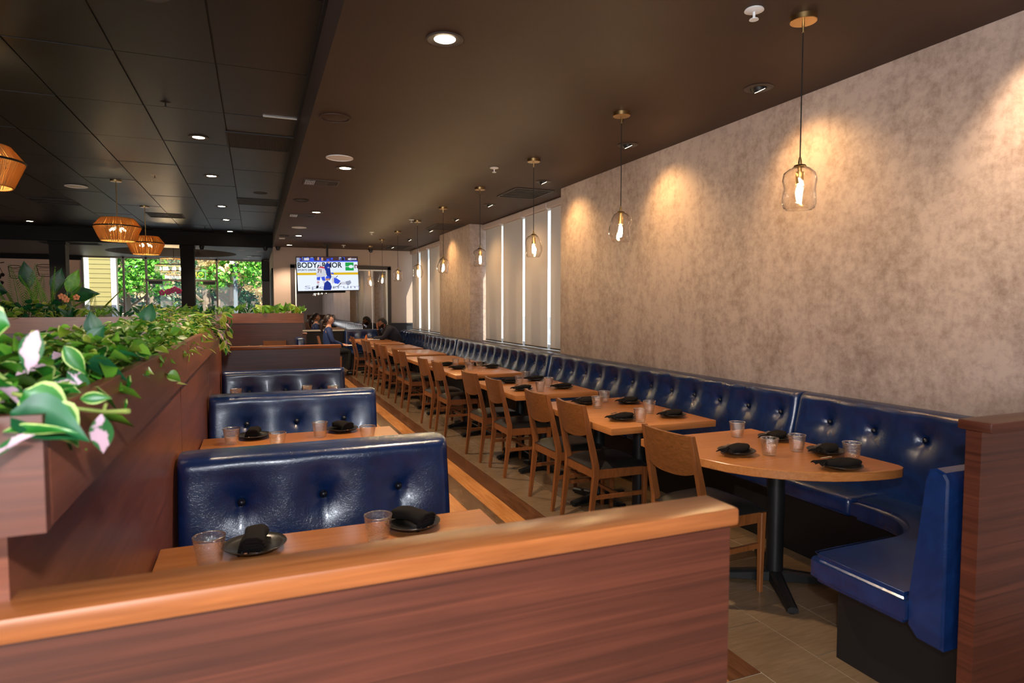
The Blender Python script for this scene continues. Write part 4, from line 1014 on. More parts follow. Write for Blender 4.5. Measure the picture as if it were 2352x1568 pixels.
def text(s, size, u, v, d, m, bold=False, shear=0, sx=1.0, mirror=False, par=None, mtx=None, nm='lettering', off=0.0):
    cu = bpy.data.curves.new('txt', 'FONT'); cu.body = s; cu.size = size; cu.shear = shear; cu.offset = off; cu.resolution_u = 3
    ob = bpy.data.objects.new('txt', cu); C.objects.link(ob); bpy.context.view_layer.update()
    me = bpy.data.meshes.new_from_object(ob.evaluated_get(bpy.context.evaluated_depsgraph_get())); bpy.data.objects.remove(ob)
    bm = bmesh.new(); bm.from_mesh(me)
    if mtx is None:
        mtx = Matrix.Translation((tvx, tvy, tvz)) @ roll @ Matrix.Translation(((u-.5)*TW, YS-d, (v-.5)*TH)) @ Matrix.Rotation(PI/2, 4, 'X') @ Matrix.Diagonal((sx, 1, 1, 1))
    bmesh.ops.transform(bm, matrix=mtx, verts=bm.verts);
    return mk(nm, bm, m, par)
text('BODYARMOR', .165, .005, .685, .002, blk, sx=.93, par=scr, off=.004); text('SPORTS DRINK', .058, .008, .59, .002, blk, sx=1.0, par=scr, off=.001)
uq(.79, .93, .59, .835, .002, grn, 'logo')
b = bmesh.new(); n = 20; b.faces.new([b.verts.new(((.885-.5)*TW+.052*math.cos(2*PI*i/n), YS-.003, (.71-.5)*TH+.036*math.sin(2*PI*i/n))) for i in range(n)]); mk('logo', tvm(b), ad_w, scr)
uq(.79, .86, .70, .715, .003, ad_w, 'logo'); text('n', .17, .94, .66, .003, sc('maroon', (.12, .03, .03, 1)), par=scr, off=.004)
text('Spectrum', .105, .10, .055, .0015, gry, sx=3.0, par=scr)
# players
up([(.33, .66), (.38, .72), (.44, .71), (.47, .60), (.46, .42), (.33, .39), (.30, .45)], .004, wh2, 'player'); up([(.32, .66), (.38, .72), (.44, .70), (.45, .65), (.38, .68)], .0045, red, 'player')
b = bmesh.new(); b.faces.new([b.verts.new(((.375-.5)*TW+.038*math.cos(2*PI*i/14), YS-.005, (.79-.5)*TH+.04*math.sin(2*PI*i/14))) for i in range(14)]); mk('player', tvm(b), wh2, scr)
up([(.31, .40), (.37, .41), (.36, .31), (.31, .32)], .0042, blu, 'player'); up([(.38, .40), (.44, .42), (.45, .29), (.40, .30)], .0042, blu, 'player')
up([(.31, .32), (.355, .31), (.34, .14), (.31, .14)], .0042, wh2, 'player'); up([(.40, .30), (.44, .29), (.45, .18), (.42, .18)], .0042, wh2, 'player'); up([(.30, .15), (.335, .15), (.33, .07), (.29, .07)], .0044, blk, 'player'); up([(.31, .26), (.35, .255), (.345, .235), (.31, .24)], .005, red, 'player')
text('71', .115, .325, .53, .006, sc('maroon', (.12, .03, .03, 1)), sx=.9, par=scr, off=.002)
up([(.44, .72), (.48, .82), (.53, .80), (.54, .56), (.47, .57), (.45, .62)], .0055, navy, 'player'); up([(.46, .57), (.54, .57), (.55, .40), (.52, .30), (.48, .42)], .0052, navy, 'player')
b = bmesh.new(); b.faces.new([b.verts.new(((.505-.5)*TW+.036*math.cos(2*PI*i/14), YS-.006, (.89-.5)*TH+.036*math.sin(2*PI*i/14))) for i in range(14)]); mk('player', tvm(b), blu, scr)
up([(.50, .87), (.53, .87), (.53, .82), (.50, .82)], .0065, skn, 'player'); text('48', .045, .488, .665, .007, wh2, par=scr)
up([(.41, .03), (.43, .22), (.48, .30), (.53, .22), (.55, .10), (.53, .01), (.42, .01)], .007, navy, 'player'); up([(.45, .30), (.52, .30), (.52, .38), (.49, .43), (.45, .38)], .0075, skn, 'player'); up([(.455, .36), (.52, .36), (.52, .41), (.48, .44), (.46, .41)], .0078, blu, 'player')
up([(.57, .38), (.63, .37), (.70, .28), (.66, .19), (.60, .21), (.58, .28)], .0053, blu, 'player'); up([(.55, .37), (.59, .38), (.59, .22), (.56, .20)], .0055, wh2, 'player'); up([(.66, .21), (.71, .25), (.78, .25), (.79, .17), (.70, .17)], .0054, wh2, 'player'); up([(.78, .26), (.83, .28), (.86, .30), (.88, .22), (.85, .17), (.82, .14), (.79, .18)], .0056, gry, 'player')
up([(.54, .42), (.62, .395), (.65, .44), (.66, .43), (.63, .385), (.54, .41)], .006, blk, 'player'); up([(.56, .06), (.66, .12), (.71, .21), (.70, .22), (.655, .135), (.56, .07)], .006, blk, 'player'); up([(.54, .52), (.57, .54), (.60, .50), (.57, .48)], .006, blu, 'player')
b = bmesh.new(); tube(b, [(tvx, tvy+.09, CZ), (tvx, tvy+.09, tvz+.1)], .02, 10); mk('mount_pole', b, 'black_metal', t, smooth=True)
b = bmesh.new(); box(b, tvx-.1, tvx+.1, tvy+.05, tvy+.11, tvz-.12, tvz+.14); box(b, tvx-.09, tvx+.09, tvy+.03, tvy+.15, CZ-.015, CZ-.001); mk('bracket', b, 'black_metal', t)
b = bmesh.new(); tube(b, [(tvx-.42, tvy+.1, CZ-.005), (tvx-.40, tvy+.1, CZ-.06), (tvx-.25, tvy+.1, CZ-.07), (tvx-.1, tvy+.1, CZ-.05), (tvx-.03, tvy+.1, CZ-.12), (tvx-.02, tvy+.1, tvz+.2)], .005, 6); mk('cable', b, 'cord', t, smooth=True)
# light the screen throws into the room is given by its own emission

# OPEN sign, mirrored from inside
t = thing('open_sign', (-1.45, FY-.05, 2.44), 'lit yellow OPEN sign hung in the entrance window, seen from behind', 'sign')
ysg = emis('sign_yellow', (1.0, .85, .05, 1), .6)
text('OPEN', .23, 0, 0, 0, ysg, par=t, mtx=Matrix.Translation((-1.37, FY-.045, 2.37)) @ Matrix.Diagonal((-1, 1, 1, 1)) @ Matrix.Rotation(PI/2, 4, 'X') @ Matrix.Diagonal((.92, 1, 1, 1)), off=-.004)
b = bmesh.new(); x0, x1, z0, z1 = -1.98, -1.335, 2.325, 2.565
for a, c in (((x0, z0), (x1, z0)), ((x1, z0), (x1, z1)), ((x1, z1), (x0, z1)), ((x0, z1), (x0, z0))): tube(b, [(a[0], FY-.045, a[1]), (c[0], FY-.045, c[1])], .007, 6)
mk('border', b, emis('sign_white', (.8, .9, .8, 1), .4), t)
t = thing('exit_sign', (-1.66, 19.6, CZ), 'small red lit sign half hidden by the right black column', 'sign')
mk('sign_body', bx(-1.83, -1.56, 19.58, 19.62, CZ-.12, CZ-.05), emis('red_sign', (1, .02, .03, 1), .7), t); mk('bracket', bx(-1.72, -1.68, 19.59, 19.61, CZ-.05, CZ+.28), 'black_metal', t)
t = thing('wall_speaker', (.33, 20.4, 2.6), 'black box speaker beside the right end of the entrance windows', 'speaker')
mk('cabinet', bx(.20, .40, 20.3, 20.55, 2.28, 2.88, bev=.01), 'black_paint', t); mk('grille', bx(.21, .39, 20.292, 20.3, 2.30, 2.86), 'ember', t)
tag(mk('trim_5', bx(.22, .42, 20.56, 20.7, 0, 2.3), mat('grey_mullion', rgb(86, 80, 76), .5)), kind='structure')

# mural drawings on the far wall
t = thing('wall_mural', (-5.6, FY-.005, 1.9), 'dark line drawings of glasses and fruit on the far beige wall behind the palms', 'mural')
ink = mat('ink', rgb(38, 28, 26), .9)
def stroke(pts, r_=.008, nm='drawing'):
    b = bmesh.new(); tube(b, [(x, FY-.004, z) for x, z in pts], r_, 4); mk(nm, b, ink, t)
def circ(cx, cz, rx, rz, a0=0, a1=2*PI, n=18): return [(cx+rx*math.cos(a0+(a1-a0)*i/n), cz+rz*math.sin(a0+(a1-a0)*i/n)) for i in range(n+1)]
for cx, cz, w_, h_ in ((-5.93, 2.32, .14, .26), (-5.25, 2.38, .20, .24)):
    stroke(circ(cx, cz+h_, w_, .035)); stroke([(cx-w_, cz+h_), (cx-w_*.72, cz-.02)]); stroke([(cx+w_, cz+h_), (cx+w_*.72, cz-.02)]); stroke(circ(cx, cz-.02, w_*.72, .03, PI, 2*PI)); stroke(circ(cx, cz+h_*.6, w_*.9, .03), .004); stroke(circ(cx, cz+.03, w_*.78, .02, PI, 2*PI), .004)
for cx, cz, r_ in ((-6.35, 2.42, .06), (-6.28, 2.30, .055), (-6.20, 2.36, .05)):
    b = bmesh.new(); b.faces.new([b.verts.new((x, FY-.003, z)) for x, z in circ(cx, cz, r_, r_)[:-1]]); mk('drawing', b, ink, t); stroke([(cx, cz+r_), (cx-.05, cz+.2), (-6.35, 2.68)], .005)
stroke([(-6.5, 2.7), (-6.35, 2.66), (-6.15, 2.69)], .012); stroke(circ(-6.45, 2.18, .25, .12, PI, 2*PI), .03); stroke(circ(-6.45, 2.18, .25, .03), .01); stroke([(-4.95, 2.5), (-4.72, 2.52)], .012)
b = bmesh.new(); b.faces.new([b.verts.new((x, FY-.003, z)) for x, z in circ(-4.52, 2.42, .03, .09)[:-1]]); mk('drawing', b, ink, t)

# chandelier in the round recess
t = thing('crystal_chandelier', (oc[0], oc[1], CZ+.28), 'tiered crystal chandelier glowing behind the right black column', 'chandelier')
b = bmesh.new(); tube(b, [(oc[0], oc[1], CZ+.28), (oc[0], oc[1], 2.72)], .01, 6); lathe(b, [(0, 0), (.07, 0), (.07, -.03), (0, -.03)], (oc[0], oc[1], CZ+.28), 16); mk('chain', b, 'black_metal', t)
crys = None
for nm, r_, z1, z0 in (('tier', .31, 2.755, 2.60), ('tier', .43, 2.585, 2.40), ('tier', .31, 2.43, 2.33), ('tier', .21, 2.33, 2.24)):
    b = bmesh.new(); tube(b, [(oc[0]+r_*math.cos(2*PI*i/32), oc[1]+r_*math.sin(2*PI*i/32), z1+.005) for i in range(33)], .012, 5, False)
    if r_ < .32:
        for q in range(3): a = q*PI/3; tube(b, [(oc[0]-r_*math.cos(a), oc[1]-r_*math.sin(a), z1+.005), (oc[0]+r_*math.cos(a), oc[1]+r_*math.sin(a), z1+.005)], .006, 4)
    fr = mk('ring_frame', b, 'brass', t)
    b = bmesh.new(); n = int(2*PI*r_/.033)
    for i in range(n):
        a = 2*PI*i/n; bar(b, (oc[0]+r_*math.cos(a), oc[1]+r_*math.sin(a), z0), (oc[0]+r_*math.cos(a), oc[1]+r_*math.sin(a), z1), .010, .012)
    mk('crystal_bars', b, 'crystal', fr)['kind'] = 'stuff'
for k in range(8):
    a = k*PI/4+.2; b = bmesh.new(); x_, y_ = oc[0]+.24*math.cos(a), oc[1]+.24*math.sin(a)
    tube(b, [(x_, y_, 2.44), (x_, y_, 2.47), (x_, y_, 2.52), (x_, y_, 2.54)], [.008, .016, .014, .004], 8); mk('bulb', b, M['cbulb'] if 'cbulb' in M else M.setdefault('cbulb', emis('chandelier_bulb', (1, .72, .4, 1), 90)), t, smooth='all')

# ---------------------------------------------------------------- plants
M['palm_green'] = leaf_mat('palm_leaf', rgb(90, 170, 30), rgb(130, 200, 50), (0, 0, 0, 1), 'plain')
def leaf_geo(shape, nl=8, fold=.18, curl=.25):
    """list of verts, quads, uvs; length 1 along +y"""
    prof = {'heart': (.66, [.0, .34, .43, .42, .34, .22, .10, 0.0]), 'oval': (.5, [.03, .22, .34, .38, .35, .26, .12, 0.0]),
            'lance': (.34, [.02, .16, .25, .27, .24, .17, .08, 0.0]), 'round': (.8, [.0, .33, .45, .48, .43, .31, .15, 0.0])}[shape]
    wd, pr = prof; vs, fs, uv = [], [], []
    n = len(pr)
    for i, h in enumerate(pr):
        v = i/(n-1); hw = h*(wd/.8)*1.05; zc = -curl*v*v
        for s in (-1, -.5, 0, .5, 1):
            vs.append((s*hw, v, zc+fold*abs(s)*hw+.02*math.sin(v*9)*abs(s))); uv.append((s, v))
    for i in range(n-1):
        for k in range(4): a = i*5+k; fs.append((a, a+1, a+6, a+5))
    return vs, fs, uv
def leaf_light(shape, fold=.2, curl=.3):
    wd = {'heart': .34, 'oval': .25, 'lance': .16, 'round': .4}[shape]; vs = [(0, 0, 0), (-wd, .32, fold*wd-.03*curl), (0, .36, -.1*curl), (wd, .32, fold*wd-.03*curl), (-wd*.72, .68, fold*wd-.5*curl), (0, .7, -.5*curl), (wd*.72, .68, fold*wd-.5*curl), (0, 1, -curl)]
    fs = [(0, 2, 1), (0, 3, 2), (1, 2, 5, 4), (2, 3, 6, 5), (4, 5, 7), (5, 6, 7)]
    uv = [(0, 0), (-1, .3), (0, .35), (1, .3), (-1, .7), (0, .7), (1, .7), (0, 1)]; return vs, fs, uv
_leafme = {}
def leaf_me(shape, m, var=0):
    k = (shape, m, var)
    if k not in _leafme:
        vs, fs, uv = leaf_geo(shape, fold=(.15, .35, .5)[var], curl=(.12, .3, .5)[var])
        me = bpy.data.meshes.new('leaf'); me.from_pydata(vs, [], fs); ul = me.uv_layers.new(name='uv')
        for lp in me.loops: ul.data[lp.index].uv = uv[lp.vertex_index]
        me.materials.append(M[m])
        for p in me.polygons: p.use_smooth = True
        _leafme[k] = me
    return _leafme[k]
def frame(d, up, spin=0.0):
    d = Vector(d).normalized(); up = Vector(up); x = d.cross(up)
    if x.length < 1e-3: x = d.cross(Vector((1, 0, .1)))
    x.normalize(); z = x.cross(d); m = Matrix((x, d, z)).transposed()
    return (m.to_4x4() @ Matrix.Rotation(spin, 4, 'Y'))
def leaf(parent, shape, m, pos, d, size, up=(0, 0, 1), spin=0.0, var=None):
    o = bpy.data.objects.new('leaf', leaf_me(shape, m, random.randrange(3) if var is None else var))
    C.objects.link(o); o.parent = parent
    o.matrix_local = Matrix.Translation(Vector(pos)-wloc(parent)) @ frame(d, up, spin) @ Matrix.Diagonal((size, size, size, 1))
    return o
class Leaves:
    def __init__(s): s.v = []; s.f = []; s.uv = []; s.mi = []
    def add(s, shape, mi, pos, d, size, up=(0, 0, 1), spin=0.0):
        vs, fs, uv = leaf_light(shape, random.uniform(.1, .5), random.uniform(.1, .5)); mt = Matrix.Translation(pos) @ frame(d, up, spin); b = len(s.v)
        for p in vs: s.v.append(mt @ (Vector(p)*size))
        for f in fs: s.f.append(tuple(b+i for i in f)); s.mi.append(mi)
        s.uv += uv
    def build(s, name, mats, parent):
        off = wloc(parent); me = bpy.data.meshes.new(name); me.from_pydata([tuple(p-off) for p in s.v], [], s.f); ul = me.uv_layers.new(name='uv')
        for lp in me.loops: ul.data[lp.index].uv = s.uv[lp.vertex_index]
        for m in mats: me.materials.append(M[m])
        for p, mi in zip(me.polygons, s.mi): p.material_index = mi; p.use_smooth = True
        o = bpy.data.objects.new(name, me); C.objects.link(o); o.parent = parent; o['kind'] = 'stuff'; return o
rnd = random.Random(11)
def U(a, b): return rnd.uniform(a, b)
def mound(y, x): return 1.374 + .045*math.exp(-((x+.42)/.16)**2) + .018*math.sin(y*5.3) + .012*math.sin(y*13+x*20) + (.012 if y > 3.6 else 0)
def rand_dir(tilt=.6):
    a = U(0, 2*PI); return Vector((math.cos(a), math.sin(a), U(-.35, tilt)))
def vine_plant(name, label, y0, y1, n, size, mix, nstuff, spill=.0, group=None, tilt=.3, lift=0.0, top=.0):
    t = thing(name, (-.42, (y0+y1)/2, PZ0+.02), label, 'plant')
    for k in range(n):
        y = U(y0, y1); x = U(-.585, -.245 + (spill if rnd.random() < .3 else 0))
        z = mound(y, x)+U(-.03, .028)+lift-(.05 if x > -.24 else 0)+top*rnd.random()**3
        r = rnd.random(); acc = 0
        for (sh, m, p) in mix:
            acc += p
            if r <= acc: break
        leaf(t, sh, m, (x, y, z), rand_dir(tilt), U(*size), up=(U(-.3, .3), U(-.4, .2), 1), spin=U(-.6, .6))
    if nstuff:
        L = Leaves(); mats = sorted(set(m for _, m, _ in mix))
        for k in range(nstuff):
            y = U(y0, y1); x = U(-.59, -.245); z = mound(y, x)+U(-.07, .025)+lift
            sh, m, p = rnd.choices(mix, [q[2] for q in mix])[0]
            L.add(sh, mats.index(m), (x, y, z), rand_dir(tilt), U(size[0]*.8, size[1]), spin=U(-.7, .7))
        L.build('foliage', mats, t)
    b = bmesh.new()
    for k in range(26):
        y = U(y0, y1); x = U(-.56, -.28); p = [Vector((x, y, 1.33))]
        for s in range(4): p.append(p[-1]+Vector((U(-.03, .03), U(-.05, .05), U(.0, .035))))
        tube(b, p, .0022, 5)
    mk('stems', b, 'stem', t)
    return t
vA = vine_plant('trailing_pothos', 'large-leaved variegated vine, blurred, at the near end of the wooden planter box', .885, 1.5, 110, (.045, .07), [('heart', 'lf_edge', .36), ('oval', 'lf_pink', .14), ('heart', 'lf_green', .40), ('oval', 'lf_deep', .10)], 160, .03, tilt=.15, lift=-.012)
# leaves that stand out at the near corner
for (sh, m, p, d, s, up) in (('oval', 'lf_edge', (-.216, .98, 1.394), (.9, -.1, .02), .034, (0, -1, .25)), ('oval', 'lf_pink', (-.190, .965, 1.374), (-.02, .0, -1), .056, (.1, -1, .1)),
        ('oval', 'lf_pink', (-.262, .99, 1.484), (-.25, -.25, -1), .056, (.1, -1, .5)), ('heart', 'lf_edge', (-.262, .93, 1.414), (.75, -.1, -.62), .066, (-.1, -.9, .7)), ('heart', 'lf_edge', (-.240, .92, 1.395), (.6, -.1, -.75), .062, (.1, -.8, .8)),
        ('heart', 'lf_deep', (-.268, .90, 1.392), (.9, -.05, -.3), .085, (0, -.7, .8)), ('lance', 'lf_pink', (-.231, .85, 1.372), (-1, -.1, -.35), .07, (.1, -.5, .8)), ('heart', 'lf_green', (-.30, .95, 1.44), (-.8, -.3, .1), .07, (0, -.8, .6)),
        ('lance', 'lf_edge', (-.27, .88, 1.372), (1, -.1, .12), .07, (0, -.6, .8)), ('heart', 'lf_edge', (-.30, 1.02, 1.49), (-.6, -.2, .1), .07, (0, -.9, .5)),
        ('heart', 'lf_deep', (-.29, 1.35, 1.41), (.95, .1, -.25), .075, (0, -.5, .9)), ('oval', 'lf_deep', (-.30, 1.46, 1.40), (.95, -.3, -.25), .07, (0, -.5, .9)), ('oval', 'lf_edge', (-.295, 1.25, 1.45), (.5, -.2, -.8), .055, (0, -1, .3)), ('oval', 'lf_pink', (-.285, 1.22, 1.41), (.6, -.2, -.6), .05, (0, -1, .4))):
    leaf(vA, sh, m, p, d, s, up=up, var=1)
b = bmesh.new(); tube(b, [(-.30, 1.02, 1.40), (-.26, 1.0, 1.392), (-.228, 1.0, 1.379), (-.19, .98, 1.375), (-.158, .96, 1.377)], [.003, .003, .0028, .0026, .0035], 6); tube(b, [(-.190, .98, 1.376), (-.187, .98, 1.386)], .002, 5); mk('trailing_stem', b, 'stem', vA, smooth=True)
vB = vine_plant('trailing_ivy', 'dense bright green small-leaved vine filling the middle of the wooden planter box', 1.35, 3.5, 290, (.028, .046), [('round', 'lf_green', .58), ('heart', 'lf_lime', .24), ('oval', 'lf_edge', .12), ('lance', 'lf_pink', .04), ('oval', 'lf_deep', .02)], 1500, .02, lift=.005)
for p, s, d in (((-.40, 2.0, 1.445), .06, (-.2, -.2, 1)), ((-.42, 3.0, 1.45), .085, (.25, -.1, 1)), ((-.36, 1.75, 1.43), .05, (.5, -.1, .8))): leaf(vB, 'heart', 'lf_deep', p, d, s, up=(0, -1, .2), var=1)
vC = vine_plant('pale_trailing_vine', 'thin-leaved pale olive and pink vine spilling over the far end of the wooden planter box', 3.3, 5.02, 290, (.04, .075), [('lance', 'lf_lime', .45), ('lance', 'lf_pink', .17), ('oval', 'lf_edge', .2), ('lance', 'lf_green', .18)], 1500, .03, lift=.0, tilt=.45, top=.08)
for k in range(46):   # the part falling over the end corner
    y = U(4.3, 5.12); x = -.245+U(.0, .07)+(.02 if y > 5 else 0); z = U(1.20, 1.44)
    leaf(vC, rnd.choice(['lance', 'oval']), rnd.choice(['lf_lime', 'lf_pink', 'lf_edge', 'lf_lime']), (x, y, z+.03), (U(-.3, .8), U(-.6, .2), U(-1, -.1)), U(.04, .075), up=(.6, -.8, .3))
b = bmesh.new(); tube(b, [(-.30, 4.9, 1.42), (-.24, 5.0, 1.40), (-.20, 5.02, 1.33), (-.178, 5.03, 1.25), (-.165, 5.03, 1.23)], .003, 5); tube(b, [(-.28, 4.7, 1.41), (-.23, 4.75, 1.39), (-.21, 4.78, 1.27), (-.20, 4.8, 1.20)], .0028, 5); mk('trailing_stem', b, 'stem', vC, smooth=True)

# leafy plants in the far planters
def clump(x, y, z0, label, n, size, m, shape='oval', spread=.12, name='leafy_plant', up=1.0, group='leafy plants in the far planters', h=.1):
    t = thing(name, (x, y, z0), label, 'plant', group)
    b = bmesh.new()
    for k in range(n):
        a = U(0, 2*PI); r = U(.01, spread); hh = U(.03, h); p0 = Vector((x+.02*math.cos(a), y+.02*math.sin(a), z0)); p1 = Vector((x+r*math.cos(a), y+min(.09, r)*math.sin(a), z0+hh))
        tube(b, [p0, (p0+p1)/2+Vector((0, 0, .01)), p1], .003, 4)
        mm = m if isinstance(m, str) else rnd.choice(m)
        leaf(t, shape, mm, p1, (math.cos(a)*.7, math.sin(a)*.5, up*U(.35, 1.1)), U(*size), up=(0, -.8, .7), spin=U(-.5, .5))
    mk('stems', b, 'stem', t); return t
KA = ['at the left end of the far right planter', 'second from left on the far right planter', 'third from left on the far right planter', 'fourth from left on the far right planter', 'third from right end of the far right planter', 'second from the right end of the far right planter', 'at the right end, below the television corner']
for i, x in enumerate((-.55, -.34, -.12, .10, .32, .55, .76)):
    clump(x, 13.12, 1.345, 'leafy green plant '+KA[i], 16, (.11, .17), ('lf_green', ['lf_deep', 'lf_green'], 'lf_deep', ['lf_green', 'lf_lime'], 'lf_green', 'lf_green', ['lf_green', 'lf_lime'])[i], ('lance', 'oval', 'lance', 'heart', 'heart', 'heart', 'heart')[i], .12, h=.12)
KB = ['under the pale palm frond', 'second right of the palm frond', 'left of the magenta orchid', 'bushy, under the magenta orchid', 'bright, before the right black column', 'just right of the right black column', 'rightmost on the dark planter', 'at the foot of the left black column']
for i, x in enumerate((-1.80, -1.55, -1.28, -1.02, -.85, -.66, -.46, -2.08)):
    clump(x, 9.22, 1.345, 'dark leafy plant on the long dark planter, '+KB[i], 17, (.09, .15), ('lf_green', 'lf_deep', ['lf_deep', 'lf_lime'], 'lf_deep', 'lf_green', 'lf_deep', 'lf_green', ['lf_deep', 'lf_lime'])[i], ('lance', 'lance', 'oval', 'oval', 'heart', 'oval', 'lance', 'oval')[i], .12, h=.10)
t = thing('pothos_hedge', (-2.8, 9.22, 1.345), 'dense dark pothos hedge at the left of the long dark planter', 'plant')
for k in range(170): leaf(t, 'heart', rnd.choice(['lf_deep', 'lf_lime', 'lf_green', 'lf_deep']), (U(-3.5, -2.15), U(9.12, 9.32), U(1.36, 1.56)), rand_dir(.6), U(.09, .14), up=(0, -.8, .7))
b = bmesh.new()
for k in range(30): x = U(-3.4, -2.2); tube(b, [(x, 9.22, 1.35), (x+U(-.05, .05), 9.22+U(-.05, .05), 1.5)], .004, 4)
mk('stems', b, 'stem', t)
# orchids
def orchid(x, y, label, col, pts, h):
    t = thing('orchid', (x, y, 1.345), label, 'plant'); b = bmesh.new(); tube(b, [(x, y, 1.345), (x+.01, y, 1.5), (x-.01, y, 1.345+h)]+[p for p in pts], .0035, 5); mk('stem', b, 'stem', t)
    pm = mat('orchid_petal', col, .5)
    for p in pts:
        b = bmesh.new()
        for k in range(5): a = 2*PI*k/5+.3; ball(b, (p[0]+.022*math.cos(a), p[1]-.01, p[2]+.022*math.sin(a)), .018, 7, (1, .35, 1))
        mk('flower', b, pm, t, smooth='all')
    b = bmesh.new(); lathe(b, [(0, 0), (.04, 0), (.05, .05), (.045, .05)], (x, y, 1.345), 12); mk('pot', b, 'soil', t)
orchid(-.98, 9.2, 'magenta orchid spray in front of the entrance windows', rgb(150, 20, 80), [(-1.10, 9.2, 1.693), (-1.033, 9.2, 1.705), (-.988, 9.2, 1.722), (-.952, 9.2, 1.739), (-.908, 9.2, 1.717)], .3)
orchid(-2.13, 9.25, 'pale orange orchid before the left black column', rgb(220, 140, 90), [(-2.19, 9.24, 1.64), (-2.16, 9.24, 1.625), (-2.14, 9.24, 1.60), (-2.04, 9.26, 1.63)], .24)
# palms and broad leaves in pots behind the dark planter
def frond(t, base, d, L, m, droop=.5, nl=26, w_=.16):
    d = Vector(d).normalized(); p = Vector(base); pts = [p.copy()]; dd = d.copy(); st = L/12
    for i in range(12): p = p+dd*st; dd = (dd+Vector((0, 0, -droop/12))).normalized(); pts.append(p.copy())
    b = bmesh.new(); tube(b, pts, [.007-.0004*i for i in range(13)], 5)
    side = d.cross(Vector((0, 0, 1))).normalized()
    for i in range(nl):
        q = .22+.78*i/(nl-1); f_ = q*12; i0 = min(11, int(f_)); pp = pts[i0].lerp(pts[i0+1], f_-i0); tg = (pts[i0+1]-pts[i0]).normalized()
        ll = w_*math.sin(PI*min(1, .15+q*.88))+.03
        for s in (-1, 1):
            e = pp+(side*s*.85+tg*.75+Vector((0, 0, -.12))).normalized()*ll; wv = tg*.016
            b.faces.new([b.verts.new(pp-wv), b.verts.new((pp+e)/2+Vector((0, 0, .012))), b.verts.new(e), b.verts.new((pp+e)/2+wv*1.6)])
    return mk('frond', b, m, t)
def palm(x, y, label, fr, m, z0=1.05):
    t = thing('potted_palm', (x, y, 0), label, 'plant', 'tall plants behind the dark planter'); b = bmesh.new(); lathe(b, [(0, .001), (.15, .001), (.2, .42), (.18, .42), (.17, .38), (0, .38)], (x, y, 0), 20); mk('pot', b, 'black_metal', t, smooth=True)
    b = bmesh.new(); tube(b, [(x, y, .38), (x, y, z0)], [.04, .03], 8); mk('trunk', b, 'stem', t)
    for (d, L) in fr: frond(t, (x, y, z0), d, L, m)
    return t
palm(-2.75, 9.9, 'dark feathery palm behind the left end of the dark planter', [((-1, 0, .9), .95), ((-.6, -.1, 1.2), .95), ((-.2, .1, 1.6), 1.0), ((.2, -.1, 1.6), 1.0), ((.5, .1, 1.2), .95), ((.9, -.1, 1), .9), ((-.4, -.3, 1.4), .9), ((.35, -.25, 1.5), .9)], 'lf_green')
palm(-2.45, 9.75, 'bright feathery palm just left of the left black column', [((.1, 0, 1.5), .95), ((.5, -.1, 1.3), .85), ((-.4, .1, 1.4), .9), ((.9, 0, .9), .8), ((-.15, -.2, 1.6), .85)], 'palm_green')
palm(-2.15, 9.8, 'pale palm frond arching before the yellow siding', [((.55, 0, 1.0), .85), ((-.1, 0, 1.3), .7), ((.35, -.2, 1.3), .65)], 'lf_lime')
t = thing('broad_leaf_plant', (-2.5, 10.1, 0), 'tall broad-leaved plant with paddle leaves on both sides of the left black column', 'plant'); b = bmesh.new(); lathe(b, [(0, .001), (.16, .001), (.2, .42), (.18, .42), (0, .38)], (-2.5, 10.1, 0), 20); mk('pot', b, 'black_metal', t, smooth=True)
b = bmesh.new(); ends = [((-2.72, 10.0, 1.75), (-.1, -.1, 1), .36, 'lf_deep'), ((-2.45, 10.0, 1.70), (.3, -.1, 1), .34, 'lf_deep'), ((-2.30, 10.0, 1.70), (.35, -.1, .8), .34, 'palm_green'), ((-2.35, 10.0, 1.66), (1, -.1, .10), .42, 'lf_deep'), ((-3.0, 10.0, 1.78), (-1, -.2, .35), .4, 'lf_green'), ((-2.95, 10.0, 1.70), (-.6, -.2, .1), .4, 'lf_deep')]
for p, d, s, m in ends: tube(b, [(-2.5, 10.1, .38), ((-2.5+p[0])/2, 10.05, 1.1), p], .01, 6)
mk('stems', b, 'stem', t)
for p, d, s, m in ends: leaf(t, 'oval', m, p, d, s, up=(.2, -1, .35), var=0)

# ---------------------------------------------------------------- people
def skinmesh(nodes, edges, sub=2):
    me = bpy.data.meshes.new('sk'); me.from_pydata([n_[0] for n_ in nodes], edges, []); o = bpy.data.objects.new('sk', me); C.objects.link(o)
    md = o.modifiers.new('s', 'SKIN'); md.use_smooth_shade = True
    sv = me.skin_vertices[0].data if me.skin_vertices else None
    if sv is None:
        lay = me.attributes.new('x', 'FLOAT', 'POINT') if False else None
    bm = bmesh.new(); bm.from_mesh(me); L = bm.verts.layers.skin.verify()
    for i, v in enumerate(bm.verts):
        r = nodes[i][1]; v[L].radius = (r, r) if not isinstance(r, tuple) else r; v[L].use_root = (i == 0)
    bm.to_mesh(me); bm.free()
    m2 = o.modifiers.new('d', 'SUBSURF'); m2.levels = sub; m2.render_levels = sub
    bpy.context.view_layer.update()
    em = bpy.data.meshes.new_from_object(o.evaluated_get(bpy.context.evaluated_depsgraph_get())); bpy.data.objects.remove(o)
    b = bmesh.new(); b.from_mesh(em); return b
